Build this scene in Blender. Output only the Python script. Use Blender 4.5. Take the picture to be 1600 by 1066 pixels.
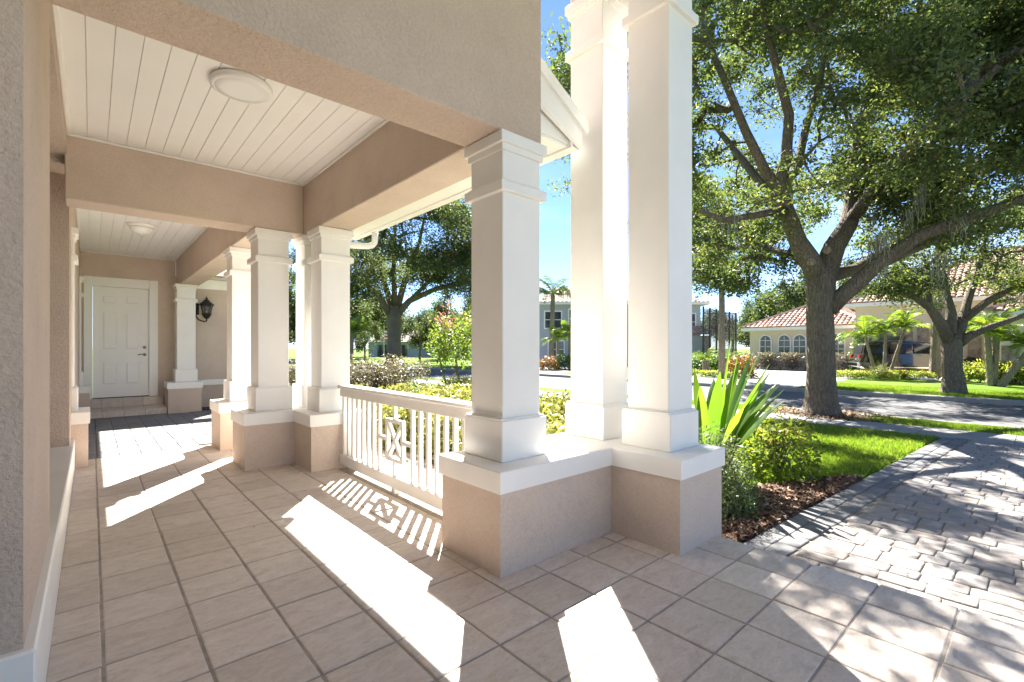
import bpy, bmesh, math, random
import numpy as np
from mathutils import Vector, Matrix
for o in list(bpy.data.objects): bpy.data.objects.remove(o)
S = bpy.context.scene
COL = S.collection
# ------------------------------------------------------------------ camera
F, YAW, CY, H = 741.07, 0.7254, 544.37, 1.38          # focal length and horizon in photo pixels, eye height
cam = bpy.data.cameras.new('camera'); camo = bpy.data.objects.new('camera', cam); COL.objects.link(camo)
camo.location = (0, 0, H); camo.rotation_euler = (math.pi/2, 0, -YAW)
cam.sensor_width = 36; cam.lens = F/1600*36; cam.shift_y = (CY-533)/1600
cam.clip_start = 0.02; cam.clip_end = 3000
S.camera = camo
S.render.resolution_x = 1024; S.render.resolution_y = 682
# ------------------------------------------------------------------ sky, sun, exposure
EL = math.radians(45.7); AZ = math.atan2(.63, .777)      # azimuth from +Y towards +X
sun_dir = Vector((math.sin(AZ)*math.cos(EL), math.cos(AZ)*math.cos(EL), math.sin(EL)))
W = bpy.data.worlds.new('World'); S.world = W; W.use_nodes = True
nt = W.node_tree; nt.nodes.clear()
out = nt.nodes.new('ShaderNodeOutputWorld'); bg = nt.nodes.new('ShaderNodeBackground')
sky = nt.nodes.new('ShaderNodeTexSky'); sky.sky_type = 'NISHITA'; sky.sun_disc = False
sky.sun_elevation = EL; sky.sun_rotation = AZ; sky.air_density = 0.6; sky.dust_density = 0.0; sky.ozone_density = 4.0
bg.inputs['Strength'].default_value = 0.054
# soft white clouds, thicker towards the horizon all the way round
tc = nt.nodes.new('ShaderNodeTexCoord'); sep = nt.nodes.new('ShaderNodeSeparateXYZ')
mp = nt.nodes.new('ShaderNodeMapping'); mp.inputs['Scale'].default_value = (1.6, 1.6, 4.5)
nz = nt.nodes.new('ShaderNodeTexNoise'); nz.inputs['Scale'].default_value = 2.2; nz.inputs['Detail'].default_value = 8; nz.inputs['Roughness'].default_value = .55
ramp = nt.nodes.new('ShaderNodeMapRange'); ramp.inputs[1].default_value = .50; ramp.inputs[2].default_value = .72
hz = nt.nodes.new('ShaderNodeMapRange'); hz.inputs[1].default_value = .02; hz.inputs[2].default_value = .40; hz.inputs[3].default_value = .9; hz.inputs[4].default_value = .0
mul = nt.nodes.new('ShaderNodeMath'); mul.operation = 'MULTIPLY'
mix = nt.nodes.new('ShaderNodeMix'); mix.data_type = 'RGBA'; mix.inputs[7].default_value = (5.2, 5.4, 5.8, 1)
L = nt.links.new
L(tc.outputs['Generated'], mp.inputs['Vector']); L(mp.outputs[0], nz.inputs['Vector']); L(nz.outputs['Fac'], ramp.inputs[0])
L(tc.outputs['Generated'], sep.inputs[0]); L(sep.outputs['Z'], hz.inputs[0])
L(ramp.outputs[0], mul.inputs[0]); L(hz.outputs[0], mul.inputs[1]); L(mul.outputs[0], mix.inputs[0])
L(sky.outputs[0], mix.inputs[6]); L(mix.outputs[2], bg.inputs['Color']); L(bg.outputs[0], out.inputs[0])
sun = bpy.data.lights.new('sun', 'SUN'); suno = bpy.data.objects.new('sun', sun); COL.objects.link(suno)
sun.energy = 5.0; sun.angle = math.radians(0.53); sun.color = (1, .95, .87)
suno.rotation_euler = sun_dir.to_track_quat('Z', 'Y').to_euler(); suno.location = (10, 12, 20)
S.view_settings.view_transform = 'Standard'; S.view_settings.look = 'None'
S.view_settings.exposure = 2.6; S.view_settings.gamma = 1
S.render.engine = 'CYCLES'; S.cycles.max_bounces = 8; S.cycles.diffuse_bounces = 5; S.cycles.transparent_max_bounces = 8

# ------------------------------------------------------------------ photo pixel -> place helpers
cc, ss = math.cos(YAW), math.sin(YAW)
def px(u, v, d):                       # point seen at photo pixel (u,v) at depth d along the optical axis
    r = (u-800)/F
    return np.array([d*(ss+r*cc), d*(cc-r*ss), H-(v-CY)/F*d])

# ------------------------------------------------------------------ materials
MATS = {}
def new_mat(name):
    m = bpy.data.materials.new(name); m.use_nodes = True; n = m.node_tree; n.nodes.clear()
    o = n.nodes.new('ShaderNodeOutputMaterial'); p = n.nodes.new('ShaderNodeBsdfPrincipled'); n.links.new(p.outputs[0], o.inputs[0])
    MATS[name] = m; return m, n, p, o
def rgb(c): return (c[0], c[1], c[2], 1)
def noise(n, scale, detail=3, rough=.5, vec=None, dist=0):
    t = n.nodes.new('ShaderNodeTexNoise'); t.inputs['Scale'].default_value = scale; t.inputs['Detail'].default_value = detail
    t.inputs['Roughness'].default_value = rough; t.inputs['Distortion'].default_value = dist
    if vec is not None: n.links.new(vec, t.inputs['Vector'])
    return t.outputs['Fac']
def pos(n): return n.nodes.new('ShaderNodeNewGeometry').outputs['Position']
def cramp(n, fac, stops):
    r = n.nodes.new('ShaderNodeValToRGB'); e = r.color_ramp.elements
    while len(e) < len(stops): e.new(.5)
    for i, (p_, c_) in enumerate(stops): e[i].position = p_; e[i].color = rgb(c_)
    n.links.new(fac, r.inputs[0]); return r.outputs[0]
def mixc(n, a, b, fac, mode='MIX'):
    m = n.nodes.new('ShaderNodeMix'); m.data_type = 'RGBA'; m.blend_type = mode
    for sock, v in ((6, a), (7, b)):
        if isinstance(v, tuple): m.inputs[sock].default_value = rgb(v)
        else: n.links.new(v, m.inputs[sock])
    if isinstance(fac, (int, float)): m.inputs[0].default_value = fac
    else: n.links.new(fac, m.inputs[0])
    return m.outputs[2]
def bump(n, p, h, strength, dist):
    b = n.nodes.new('ShaderNodeBump'); b.inputs['Strength'].default_value = strength; b.inputs['Distance'].default_value = dist
    n.links.new(h, b.inputs['Height']); n.links.new(b.outputs[0], p.inputs['Normal']); return b
def math_(n, op, a, b=None):
    m = n.nodes.new('ShaderNodeMath'); m.operation = op
    for i, v in enumerate((a, b)):
        if v is None: continue
        if isinstance(v, (int, float)): m.inputs[i].default_value = v
        else: n.links.new(v, m.inputs[i])
    return m.outputs[0]

def simple(name, col, rough=.5, metal=0, var=.06, nscale=6, bumps=None, spec=None):
    m, n, p, o = new_mat(name); P_ = pos(n)
    f = noise(n, nscale, 4, .6, P_)
    lo = tuple(c*(1-var) for c in col); hi = tuple(min(1, c*(1+var)) for c in col)
    n.links.new(cramp(n, f, [(.3, lo), (.7, hi)]), p.inputs['Base Color'])
    p.inputs['Roughness'].default_value = rough; p.inputs['Metallic'].default_value = metal
    if spec is not None: p.inputs['Specular IOR Level'].default_value = spec
    if bumps: bump(n, p, noise(n, bumps[0], 3, .6, P_), bumps[1], bumps[2])
    return m
def stucco(name, col, scale, strength=.55):
    m, n, p, o = new_mat(name); P_ = pos(n)
    a = noise(n, scale, 4, .6, P_, .4); b = noise(n, scale*.35, 2, .5, P_)
    hgt = math_(n, 'ADD', a, math_(n, 'MULTIPLY', b, .6))
    big = noise(n, 1.3, 4, .6, P_)
    c1 = cramp(n, big, [(.3, tuple(c*.93 for c in col)), (.7, tuple(c*1.05 for c in col))])
    c2 = cramp(n, a, [(.25, (.86, .86, .86)), (.6, (1, 1, 1))])
    st_n = noise(n, 3.2, 7, .68, P_, .6); c1 = mixc(n, c1, cramp(n, st_n, [(.34, (.945, .94, .93)), (.52, (1, 1, 1))]), 1, 'MULTIPLY')
    n.links.new(mixc(n, c1, c2, 1, 'MULTIPLY'), p.inputs['Base Color']); p.inputs['Roughness'].default_value = .85
    p.inputs['Specular IOR Level'].default_value = .25
    bump(n, p, hgt, strength, .012); return m
stucco('stucco', (.615, .495, .41), 52, 1.0)
stucco('stucco_smooth', (.645, .525, .435), 60, .25)
simple('white_paint', (.85, .825, .785), .45, var=.04, nscale=1.7, bumps=(26, .10, .004))
simple('ceiling_paint', (.88, .865, .83), .5, var=.02, nscale=2, bumps=(30, .06, .003))
simple('white_trim', (.86, .84, .80), .45, var=.03, nscale=3, bumps=(40, .06, .003))
simple('door_paint', (.86, .845, .81), .4, var=.02, nscale=3)
simple('metal_dark', (.028, .026, .028), .4, .6, var=.2)
simple('nickel', (.42, .37, .30), .3, 1.0, var=.05)
simple('concrete', (.27, .26, .245), .85, var=.14, nscale=2.2, bumps=(60, .25, .01))
simple('asphalt', (.095, .094, .096), .9, var=.16, nscale=1.1, bumps=(140, .35, .01))
simple('slab', (.44, .40, .35), .9, var=.1, nscale=8, bumps=(90, .4, .006))
simple('grout', (.36, .315, .27), .95, var=.22, nscale=14, bumps=(160, .5, .006))
simple('sand', (.20, .175, .145), .95, var=.3, nscale=22, bumps=(160, .5, .01))
simple('soil', (.085, .055, .038), .95, var=.35, nscale=14, bumps=(50, .8, .03))
simple('shingle', (.17, .135, .11), .9, var=.2, nscale=9, bumps=(60, .4, .01))
simple('lamp_lens', (.82, .82, .80), .35, var=.01)
simple('lamp_rim', (.86, .85, .83), .4, var=.01)
simple('dark_gap', (.03, .028, .026), .9)
simple('tyre', (.02, .02, .02), .8); simple('chrome', (.6, .6, .62), .15, 1.0, var=.02)
simple('tail_red', (.35, .015, .012), .25); simple('cream_wall', (.66, .56, .42), .85, var=.05, bumps=(40, .2, .01))
simple('grey_wall', (.36, .39, .44), .85, var=.05); simple('blue_wall', (.42, .50, .58), .85, var=.05)
simple('white_far', (.78, .77, .74), .6, var=.03); simple('mesh_dark', (.05, .05, .05), .7)
simple('stone_clad', (.30, .24, .19), .9, var=.45, nscale=5, bumps=(9, .8, .05))
simple('rock_white', (.62, .62, .64), .8, var=.15); simple('flag_red', (.5, .06, .06), .7)
simple('moss_grey', (.25, .26, .20), .95, var=.25)
m, n, p, o = new_mat('car_paint'); p.inputs['Base Color'].default_value = (.006, .006, .008, 1); p.inputs['Roughness'].default_value = .12; p.inputs['Coat Weight'].default_value = 1
m, n, p, o = new_mat('dark_glass'); p.inputs['Base Color'].default_value = (.012, .015, .018, 1); p.inputs['Roughness'].default_value = .05
m, n, p, o = new_mat('window_glass'); n.links.new(cramp(n, noise(n, .9, 3, .5, pos(n)), [(.3, (.02, .025, .03)), (.7, (.07, .08, .09))]), p.inputs['Base Color']); p.inputs['Roughness'].default_value = .06
m, n, p, o = new_mat('lantern_glass'); p.inputs['Base Color'].default_value = (.9, .9, .88, 1); p.inputs['Roughness'].default_value = .08; p.inputs['Transmission Weight'].default_value = .9
# floor tile: mottled travertine-look ceramic, each tile a little different
m, n, p, o = new_mat('tile'); oi = n.nodes.new('ShaderNodeObjectInfo'); P_ = pos(n)
ov = n.nodes.new('ShaderNodeVectorMath'); ov.operation = 'SCALE'; ov.inputs[0].default_value = (37, 19, 53); n.links.new(oi.outputs['Random'], ov.inputs['Scale'])
av = n.nodes.new('ShaderNodeVectorMath'); av.operation = 'ADD'; n.links.new(P_, av.inputs[0]); n.links.new(ov.outputs[0], av.inputs[1])
mpn = n.nodes.new('ShaderNodeMapping'); mpn.inputs['Scale'].default_value = (1, 2.2, 1); n.links.new(av.outputs[0], mpn.inputs['Vector'])
f1 = noise(n, 9, 5, .6, mpn.outputs[0], .8); f2 = noise(n, 45, 4, .65, mpn.outputs[0], .5)
base = cramp(n, f1, [(.28, (.55, .47, .405)), (.5, (.655, .575, .51)), (.75, (.73, .66, .60))])
veins = cramp(n, f2, [(.30, (.80, .78, .76)), (.48, (1, 1, 1)), (.8, (1.0, 1.0, 1.0))])
tone = cramp(n, oi.outputs['Random'], [(0, (.86, .845, .83)), (.5, (.95, .94, .93)), (1, (1.0, 1.0, 1.0))])
n.links.new(mixc(n, mixc(n, base, veins, .95, 'MULTIPLY'), tone, 1, 'MULTIPLY'), p.inputs['Base Color'])
rr = n.nodes.new('ShaderNodeMapRange'); rr.inputs[3].default_value = .38; rr.inputs[4].default_value = .62; n.links.new(f2, rr.inputs[0]); n.links.new(rr.outputs[0], p.inputs['Roughness'])
bump(n, p, math_(n, 'ADD', f1, math_(n, 'MULTIPLY', f2, .6)), .25, .004)
def paver_mat(name, stops):
    m, n, p, o = new_mat(name); oi = n.nodes.new('ShaderNodeObjectInfo'); P_ = pos(n)
    c1 = cramp(n, oi.outputs['Random'], stops); f = noise(n, 16, 5, .65, P_); g = noise(n, 110, 3, .6, P_)
    c2 = cramp(n, f, [(.3, (.82, .81, .80)), (.7, (1.08, 1.07, 1.06))]); c3 = cramp(n, g, [(.3, (.85, .85, .85)), (.7, (1.05, 1.05, 1.05))])
    n.links.new(mixc(n, mixc(n, c1, c2, 1, 'MULTIPLY'), c3, 1, 'MULTIPLY'), p.inputs['Base Color']); p.inputs['Roughness'].default_value = .88
    bump(n, p, math_(n, 'ADD', f, g), .5, .006)
paver_mat('paver', [(0, (.27, .25, .233)), (.25, (.335, .288, .255)), (.5, (.26, .254, .25)), (.75, (.305, .273, .25)), (1, (.285, .276, .27))])
paver_mat('paver_dark', [(0, (.15, .154, .162)), (.5, (.18, .18, .184)), (1, (.21, .206, .206))])
paver_mat('paver_pale', [(0, (.19, .193, .20)), (.5, (.235, .235, .24)), (1, (.21, .21, .215))])
def leaf_mat(name, stops, trans=.45, rough=.45, tcol=1.6, spec=.4):
    m, n, p, o = new_mat(name); a = n.nodes.new('ShaderNodeAttribute'); a.attribute_name = 'rnd'
    c = cramp(n, a.outputs['Fac'], stops); n.links.new(c, p.inputs['Base Color']); p.inputs['Roughness'].default_value = rough; p.inputs['Specular IOR Level'].default_value = spec
    t = n.nodes.new('ShaderNodeBsdfTranslucent'); n.links.new(mixc(n, c, (tcol, tcol*1.05, tcol*.45), 1, 'MULTIPLY'), t.inputs['Color'])
    mx = n.nodes.new('ShaderNodeMixShader'); mx.inputs[0].default_value = trans
    n.links.new(p.outputs[0], mx.inputs[1]); n.links.new(t.outputs[0], mx.inputs[2]); n.links.new(mx.outputs[0], o.inputs[0]); return m
leaf_mat('oak_leaf', [(0, (.05, .072, .032)), (.5, (.092, .122, .052)), (.85, (.14, .165, .068)), (1, (.22, .20, .07))], .45, rough=.55, spec=.22)
leaf_mat('oak_leaf_far', [(0, (.045, .065, .034)), (.6, (.08, .105, .05)), (1, (.13, .135, .07))], .4, rough=.6, spec=.15)
leaf_mat('shrub_silver', [(0, (.09, .12, .065)), (.6, (.16, .20, .11)), (1, (.26, .29, .18))], .35)
leaf_mat('shrub_mixed', [(0, (.08, .13, .025)), (.55, (.18, .23, .045)), (.85, (.27, .26, .07)), (1, (.30, .14, .06))], .5)
leaf_mat('yellow_leaf', [(0, (.06, .10, .02)), (.35, (.17, .20, .05)), (.7, (.36, .34, .12)), (1, (.52, .48, .22))], .35, tcol=1.15)
leaf_mat('purple_leaf', [(0, (.10, .08, .07)), (.6, (.20, .16, .13)), (1, (.30, .27, .20))], .3, tcol=1.1)
leaf_mat('green_leaf', [(0, (.035, .075, .015)), (.6, (.07, .13, .025)), (1, (.12, .18, .04))], .4)
leaf_mat('strap_leaf', [(0, (.06, .13, .018)), (.5, (.10, .19, .025)), (1, (.17, .25, .04))], .45, .35)
leaf_mat('palm_leaf', [(0, (.05, .10, .02)), (.5, (.12, .19, .03)), (1, (.30, .32, .06))], .45)
leaf_mat('palm_blue', [(0, (.06, .09, .05)), (.6, (.11, .14, .075)), (1, (.2, .2, .11))], .35)
leaf_mat('croton_leaf', [(0, (.09, .11, .03)), (.45, (.26, .15, .04)), (.8, (.34, .10, .03)), (1, (.45, .30, .06))], .35, tcol=1.1)
leaf_mat('pink_flower', [(0, (.40, .10, .17)), (1, (.55, .28, .36))], .4, tcol=1.1)
leaf_mat('grass_blade', [(0, (.085, .16, .02)), (.6, (.15, .235, .028)), (.88, (.24, .29, .05)), (1, (.36, .33, .13))], .5, .5, 1.5)
leaf_mat('mulch_chip', [(0, (.07, .035, .02)), (.5, (.16, .085, .05)), (.85, (.28, .17, .11)), (1, (.45, .34, .25))], 0.0, .9)
leaf_mat('litter', [(0, (.10, .055, .03)), (.6, (.20, .12, .06)), (1, (.33, .24, .12))], .1, .8)
leaf_mat('roof_tile', [(0, (.27, .15, .11)), (.5, (.38, .23, .17)), (1, (.52, .38, .30))], 0, .8)
m, n, p, o = new_mat('lawn'); P_ = pos(n)
a = noise(n, .35, 4, .6, P_); b = noise(n, 30, 3, .7, P_)
c1 = cramp(n, a, [(.3, (.085, .165, .016)), (.7, (.14, .235, .024))]); c2 = cramp(n, b, [(.3, (.55, .6, .5)), (.7, (1.15, 1.1, 1.0))])
n.links.new(mixc(n, c1, c2, 1, 'MULTIPLY'), p.inputs['Base Color']); p.inputs['Roughness'].default_value = .9; p.inputs['Specular IOR Level'].default_value = .1
bump(n, p, b, .8, .04)
def bark(name, a, b, scale):
    m, n, p, o = new_mat(name); P_ = pos(n)
    mpn = n.nodes.new('ShaderNodeMapping'); mpn.inputs['Scale'].default_value = (1, 1, .32); n.links.new(P_, mpn.inputs['Vector'])
    v = n.nodes.new('ShaderNodeTexVoronoi'); v.feature = 'DISTANCE_TO_EDGE'; v.inputs['Scale'].default_value = scale; n.links.new(mpn.outputs[0], v.inputs['Vector'])
    f = noise(n, scale*1.6, 5, .7, mpn.outputs[0], .6); g = noise(n, 1.4, 3, .6, P_)
    hgt = math_(n, 'ADD', math_(n, 'MINIMUM', math_(n, 'MULTIPLY', v.outputs['Distance'], 3), .5), f)
    c1 = cramp(n, f, [(.3, a), (.7, b)]); c2 = cramp(n, g, [(.35, (.82, .84, .80)), (.7, (1.1, 1.08, 1.02))])
    n.links.new(mixc(n, c1, c2, 1, 'MULTIPLY'), p.inputs['Base Color']); p.inputs['Roughness'].default_value = .95; p.inputs['Specular IOR Level'].default_value = .1
    bump(n, p, hgt, 1.0, .05)
bark('oak_bark', (.13, .105, .085), (.27, .23, .19), 16)
bark('palm_bark', (.20, .16, .12), (.36, .31, .26), 12)

# ------------------------------------------------------------------ mesh + object helpers
WORLD = {}                                    # world origin of every object made by link()
def V3(x): return np.asarray(x, float)
def link(name, verts, faces, mat, parent=None, rnd=None, smooth=False, origin=None, local=False):
    v = np.asarray(verts, float).reshape(-1, 3)
    if local: o = np.zeros(3)
    elif origin is not None: o = V3(origin)
    else:
        lo, hi = v.min(0), v.max(0); o = np.array([(lo[0]+hi[0])/2, (lo[1]+hi[1])/2, lo[2]])
    me = bpy.data.meshes.new(name)
    if isinstance(faces, np.ndarray):
        k = faces.shape[1]; vv = v-o
        me.vertices.add(len(vv)); me.vertices.foreach_set('co', vv.ravel())
        me.loops.add(faces.size); me.loops.foreach_set('vertex_index', faces.ravel().astype(np.int32))
        me.polygons.add(len(faces)); me.polygons.foreach_set('loop_start', np.arange(0, faces.size, k, dtype=np.int32))
        me.update(calc_edges=True)
    else:
        me.from_pydata((v-o).tolist(), [], faces); me.update()
    if rnd is not None:
        at = me.attributes.new('rnd', 'FLOAT', 'POINT'); at.data.foreach_set('value', np.asarray(rnd, np.float32))
    if smooth: me.polygons.foreach_set('use_smooth', np.ones(len(me.polygons), bool))
    me.materials.append(MATS[mat] if isinstance(mat, str) else mat)
    ob = bpy.data.objects.new(name, me); COL.objects.link(ob)
    WORLD[ob] = o
    if parent is not None:
        ob.parent = parent; ob.location = (0, 0, 0) if local else o-WORLD.get(parent, np.zeros(3))
    else: ob.location = o
    return ob
def empty(name, loc=(0, 0, 0)):
    o = bpy.data.objects.new(name, None); COL.objects.link(o); o.location = loc; o.empty_display_size = .2; WORLD[o] = V3(loc); return o
def tag(o, label, cat, group=None, kind=None):
    o['label'] = label; o['category'] = cat
    if group: o['group'] = group
    if kind: o['kind'] = kind
    return o
def structure(o, label=None):
    o['kind'] = 'structure'
    if label: o['label'] = label
    return o
def copy_tree(o, parent=None):
    c = o.copy(); COL.objects.link(c)
    if parent is not None: c.parent = parent
    for ch in list(o.children): copy_tree(ch, c)
    return c
class MB:
    def __init__(s): s.v = []; s.f = []; s.r = []
    def add(s, v, f, r=0.):
        b = len(s.v); s.v.extend([tuple(map(float, q)) for q in v]); s.f.extend([tuple(i+b for i in q) for q in f]); s.r.extend([r]*len(v)); return s
    def box(s, x0, x1, y0, y1, z0, z1, r=0.):
        return s.add([(x0,y0,z0),(x1,y0,z0),(x1,y1,z0),(x0,y1,z0),(x0,y0,z1),(x1,y0,z1),(x1,y1,z1),(x0,y1,z1)],
                     [(0,3,2,1),(4,5,6,7),(0,1,5,4),(1,2,6,5),(2,3,7,6),(3,0,4,7)], r)
    def cbox(s, x0, x1, y0, y1, z0, z1, ch=.004, r=0.):           # all upright and horizontal edges chamfered
        def ring(i, z): return [(x0+i+ch,y0+i,z),(x1-i-ch,y0+i,z),(x1-i,y0+i+ch,z),(x1-i,y1-i-ch,z),(x1-i-ch,y1-i,z),(x0+i+ch,y1-i,z),(x0+i,y1-i-ch,z),(x0+i,y0+i+ch,z)]
        v = ring(ch, z0)+ring(0, z0+ch)+ring(0, z1-ch)+ring(ch, z1); f = [tuple(range(7,-1,-1)), tuple(range(24,32))]
        for k in range(3):
            for i in range(8): j = (i+1) % 8; f.append((k*8+i, k*8+j, (k+1)*8+j, (k+1)*8+i))
        return s.add(v, f, r)
    def prism(s, poly, z0, z1, r=0.):
        k = len(poly); v = [(x,y,z0) for x,y in poly]+[(x,y,z1) for x,y in poly]
        return s.add(v, [tuple(range(k-1,-1,-1)), tuple(range(k,2*k))]+[(i,(i+1)%k,k+(i+1)%k,k+i) for i in range(k)], r)
    def extr(s, poly3, vec, r=0.):                                # polygon in 3D pushed along vec
        k = len(poly3); v = [tuple(q) for q in poly3]+[tuple(V3(q)+V3(vec)) for q in poly3]
        return s.add(v, [tuple(range(k-1,-1,-1)), tuple(range(k,2*k))]+[(i,(i+1)%k,k+(i+1)%k,k+i) for i in range(k)], r)
    def tube(s, pts, rad, n=8, r=0., cap=True):
        pts = [V3(q) for q in pts]
        if not hasattr(rad, '__len__'): rad = [rad]*len(pts)
        v = []; f = []; ref = None
        for i, q in enumerate(pts):
            t = pts[min(i+1, len(pts)-1)]-pts[max(i-1, 0)]; t = t/(np.linalg.norm(t)+1e-9)
            if ref is None:
                a = np.array([1, 0, 0]) if abs(t[0]) < .9 else np.array([0, 1, 0])
            else: a = ref
            a = a-t*(a@t); a /= np.linalg.norm(a)+1e-9; ref = a; b = np.cross(t, a)
            for k in range(n):
                an = 2*math.pi*k/n; v.append(q+rad[i]*(a*math.cos(an)+b*math.sin(an)))
        for i in range(len(pts)-1):
            for k in range(n): k2 = (k+1) % n; f.append((i*n+k, i*n+k2, (i+1)*n+k2, (i+1)*n+k))
        if cap: f.append(tuple(range(n-1,-1,-1))); f.append(tuple(range((len(pts)-1)*n, len(pts)*n)))
        return s.add(v, f, r)
    def lathe(s, prof, cx, cy, n=24, r=0.):
        v = []; f = []
        for (ra, z) in prof:
            for k in range(n): an = 2*math.pi*k/n; v.append((cx+ra*math.cos(an), cy+ra*math.sin(an), z))
        for i in range(len(prof)-1):
            for k in range(n): k2 = (k+1) % n; f.append((i*n+k, i*n+k2, (i+1)*n+k2, (i+1)*n+k))
        f.append(tuple(range(n-1,-1,-1))); f.append(tuple(range((len(prof)-1)*n, len(prof)*n)))
        return s.add(v, f, r)
    def build(s, name, mat, parent=None, smooth=False, attr=False, **k):
        return link(name, s.v, s.f, mat, parent, rnd=s.r if attr else None, smooth=smooth, **k)
def offset_poly(poly, d):            # outward offset of an axis-aligned counter-clockwise polygon
    n = len(poly); res = []
    for i in range(n):
        a, b, c = V3(poly[i-1]), V3(poly[i]), V3(poly[(i+1) % n])
        e1 = (b-a)/np.linalg.norm(b-a); e2 = (c-b)/np.linalg.norm(c-b)
        res.append(tuple(b+d*np.array([e1[1], -e1[0]])+d*np.array([e2[1], -e2[0]])))
    return res
rng = np.random.default_rng(7); random.seed(7)

# ================================================================== THE SETTING: ground, road, pavement, walks
G = -.17; RZ = -.30
XR0, XR1 = 13.45, 20.4
prof = [(-700, G), (XR0-.02, G), (XR0, RZ-.01), (XR1, RZ-.01), (XR1+.02, G), (1500, G)]
mb = MB()
for (x0, z0), (x1, z1) in zip(prof[:-1], prof[1:]):
    mb.add([(x0,-900,z0),(x1,-900,z1),(x1,1500,z1),(x0,1500,z0)], [(0,1,2,3)])
structure(mb.build('ground', 'lawn', origin=(0,0,G)), 'short green lawn that runs to the far houses')
structure(MB().add([(XR0,-300,RZ),(XR1,-300,RZ),(XR1,600,RZ),(XR0,600,RZ)], [(0,1,2,3)]).build('road', 'asphalt'), 'grey asphalt street with tree shadows')
for nm, x0, x1 in (('kerb', XR0-.16, XR0+.10), ('kerb', XR1-.10, XR1+.16)):
    structure(MB().cbox(x0, x1, -120, 200, RZ-.02, G+.02, .02).build(nm, 'concrete'), 'concrete kerb along the street')
pv = structure(MB().box(10.95, 12.15, -60, 120, G-.05, G+.004).build('pavement', 'slab'), 'concrete pavement crossing the front walk')
for k in range(-6, 26):                                      # the pavement's cast slabs
    MB().cbox(10.95, 12.15, k*1.22+.35, (k+1)*1.22+.342, G-.02, G+.022, .006).build('slab', 'concrete', pv)
structure(MB().add([(XR1+.17,6.6,G+.012),(40.5,6.2,G+.012),(40.5,15.2,G+.012),(30,14.6,G+.012),(XR1+.17,12.6,G+.012)], [(0,1,2,3,4)]).build('driveway', 'concrete'), 'pale concrete driveway in front of the cream house')
structure(MB().add([(XR1+.17,19,G+.012),(46,35,G+.012),(46,44,G+.012),(XR1+.17,28,G+.012)], [(0,1,2,3)]).build('driveway', 'concrete'), 'pale concrete driveway of the grey two-storey house')
structure(MB().add([(-3,-16,G+.03),(13.2,-16,G+.03),(13.2,-3.45,G+.03),(-3,-3.45,G+.03)], [(0,1,2,3)]).build('driveway', 'concrete'), 'unseen paving added beside the front walk against green bounce light')  # out-of-view paving, added so the lawn bounces less green light onto the stucco
# mulch bed sheet, gently uneven
gx, gy = np.meshgrid(np.linspace(3.4, 6.1, 28), np.linspace(1.58, 9.0, 60), indexing='ij')
gz = G+.026+.014*np.sin(gx*5+gy*3)*np.cos(gy*4)+.012*rng.random(gx.shape)
# the bed narrows to a point along the walk
lim = 5.1+1.6*np.clip((2.3-gy)/.6, 0, 1)
gx = 3.4+(gx-3.4)/2.7*(lim-3.4); gy = gy-.055*np.maximum(0, gx-3.5)*np.clip((2.4-gy)/.8, 0, 1)
idx = np.arange(gx.size).reshape(gx.shape)
fq = np.stack([idx[:-1,:-1], idx[1:,:-1], idx[1:,1:], idx[:-1,1:]], -1).reshape(-1, 4)
bed = structure(link('mulch_bed', np.stack([gx, gy, gz], -1).reshape(-1, 3), fq, 'soil', smooth=True), 'brown mulch bed along the porch')
def chips(name, xs, ys, zs, lo, hi, wid, mat, parent=None, tilt=.35):
    n_ = len(xs); a = rng.uniform(0, 6.283, n_); l = rng.uniform(lo, hi, n_)/2; w = rng.uniform(wid*.6, wid*1.4, n_)/2
    dx = np.stack([np.cos(a), np.sin(a), rng.normal(0, tilt, n_)], -1); dy = np.stack([-np.sin(a), np.cos(a), rng.normal(0, tilt, n_)], -1)
    c = np.stack([xs, ys, zs], -1); v = np.stack([c-dx*l[:,None]-dy*w[:,None], c+dx*l[:,None]-dy*w[:,None], c+dx*l[:,None]+dy*w[:,None], c-dx*l[:,None]+dy*w[:,None]], 1).reshape(-1, 3)
    return link(name, v, np.arange(len(v)).reshape(-1, 4), mat, parent, rnd=np.repeat(rng.random(n_), 4))
xs = rng.uniform(3.47, 6.7, 30000); ys = 1.62+7.2*rng.random(30000)**2.0
k = xs < 5.1+1.6*np.clip((2.3-ys)/.6, 0, 1); xs, ys = xs[k], ys[k]; ys = ys-.055*np.maximum(0, xs-3.5)*np.clip((2.4-ys)/.8, 0, 1)
o = chips('mulch', xs, ys, G+.03+rng.uniform(0, .035, len(xs)), .025, .085, .013, 'mulch_chip')
o['kind'] = 'stuff'; o['label'] = 'loose brown bark mulch under the porch shrubs'; o['category'] = 'mulch'

# ------------------------------------------------------------------ porch floor of square tiles
T = .345; TX, TY = .0409, 3.7588
floor = structure(MB().box(-.16, 3.44, -2.6, 7.88, -.30, -.005).build('porch_floor', 'grout'), 'beige square-tiled porch floor')
cache = {}
def tile_mesh(w, d):
    key = (round(w, 3), round(d, 3))
    if key not in cache:
        c = .005; t = .013; b = MB(); x, y = w/2, d/2
        b.add([(-x,-y,-t),(x,-y,-t),(x,y,-t),(-x,y,-t),(-x,-y,-c*.6),(x,-y,-c*.6),(x,y,-c*.6),(-x,y,-c*.6),(-x+c,-y+c,0),(x-c,-y+c,0),(x-c,y-c,0),(-x+c,y-c,0)],
              [(8,9,10,11)]+[(i,(i+1)%4,4+(i+1)%4,4+i) for i in range(4)]+[(4+i,4+(i+1)%4,8+(i+1)%4,8+i) for i in range(4)])
        me = bpy.data.meshes.new('tile'); me.from_pydata(b.v, [], b.f); me.materials.append(MATS['tile']); cache[key] = me
    return cache[key]
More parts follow.
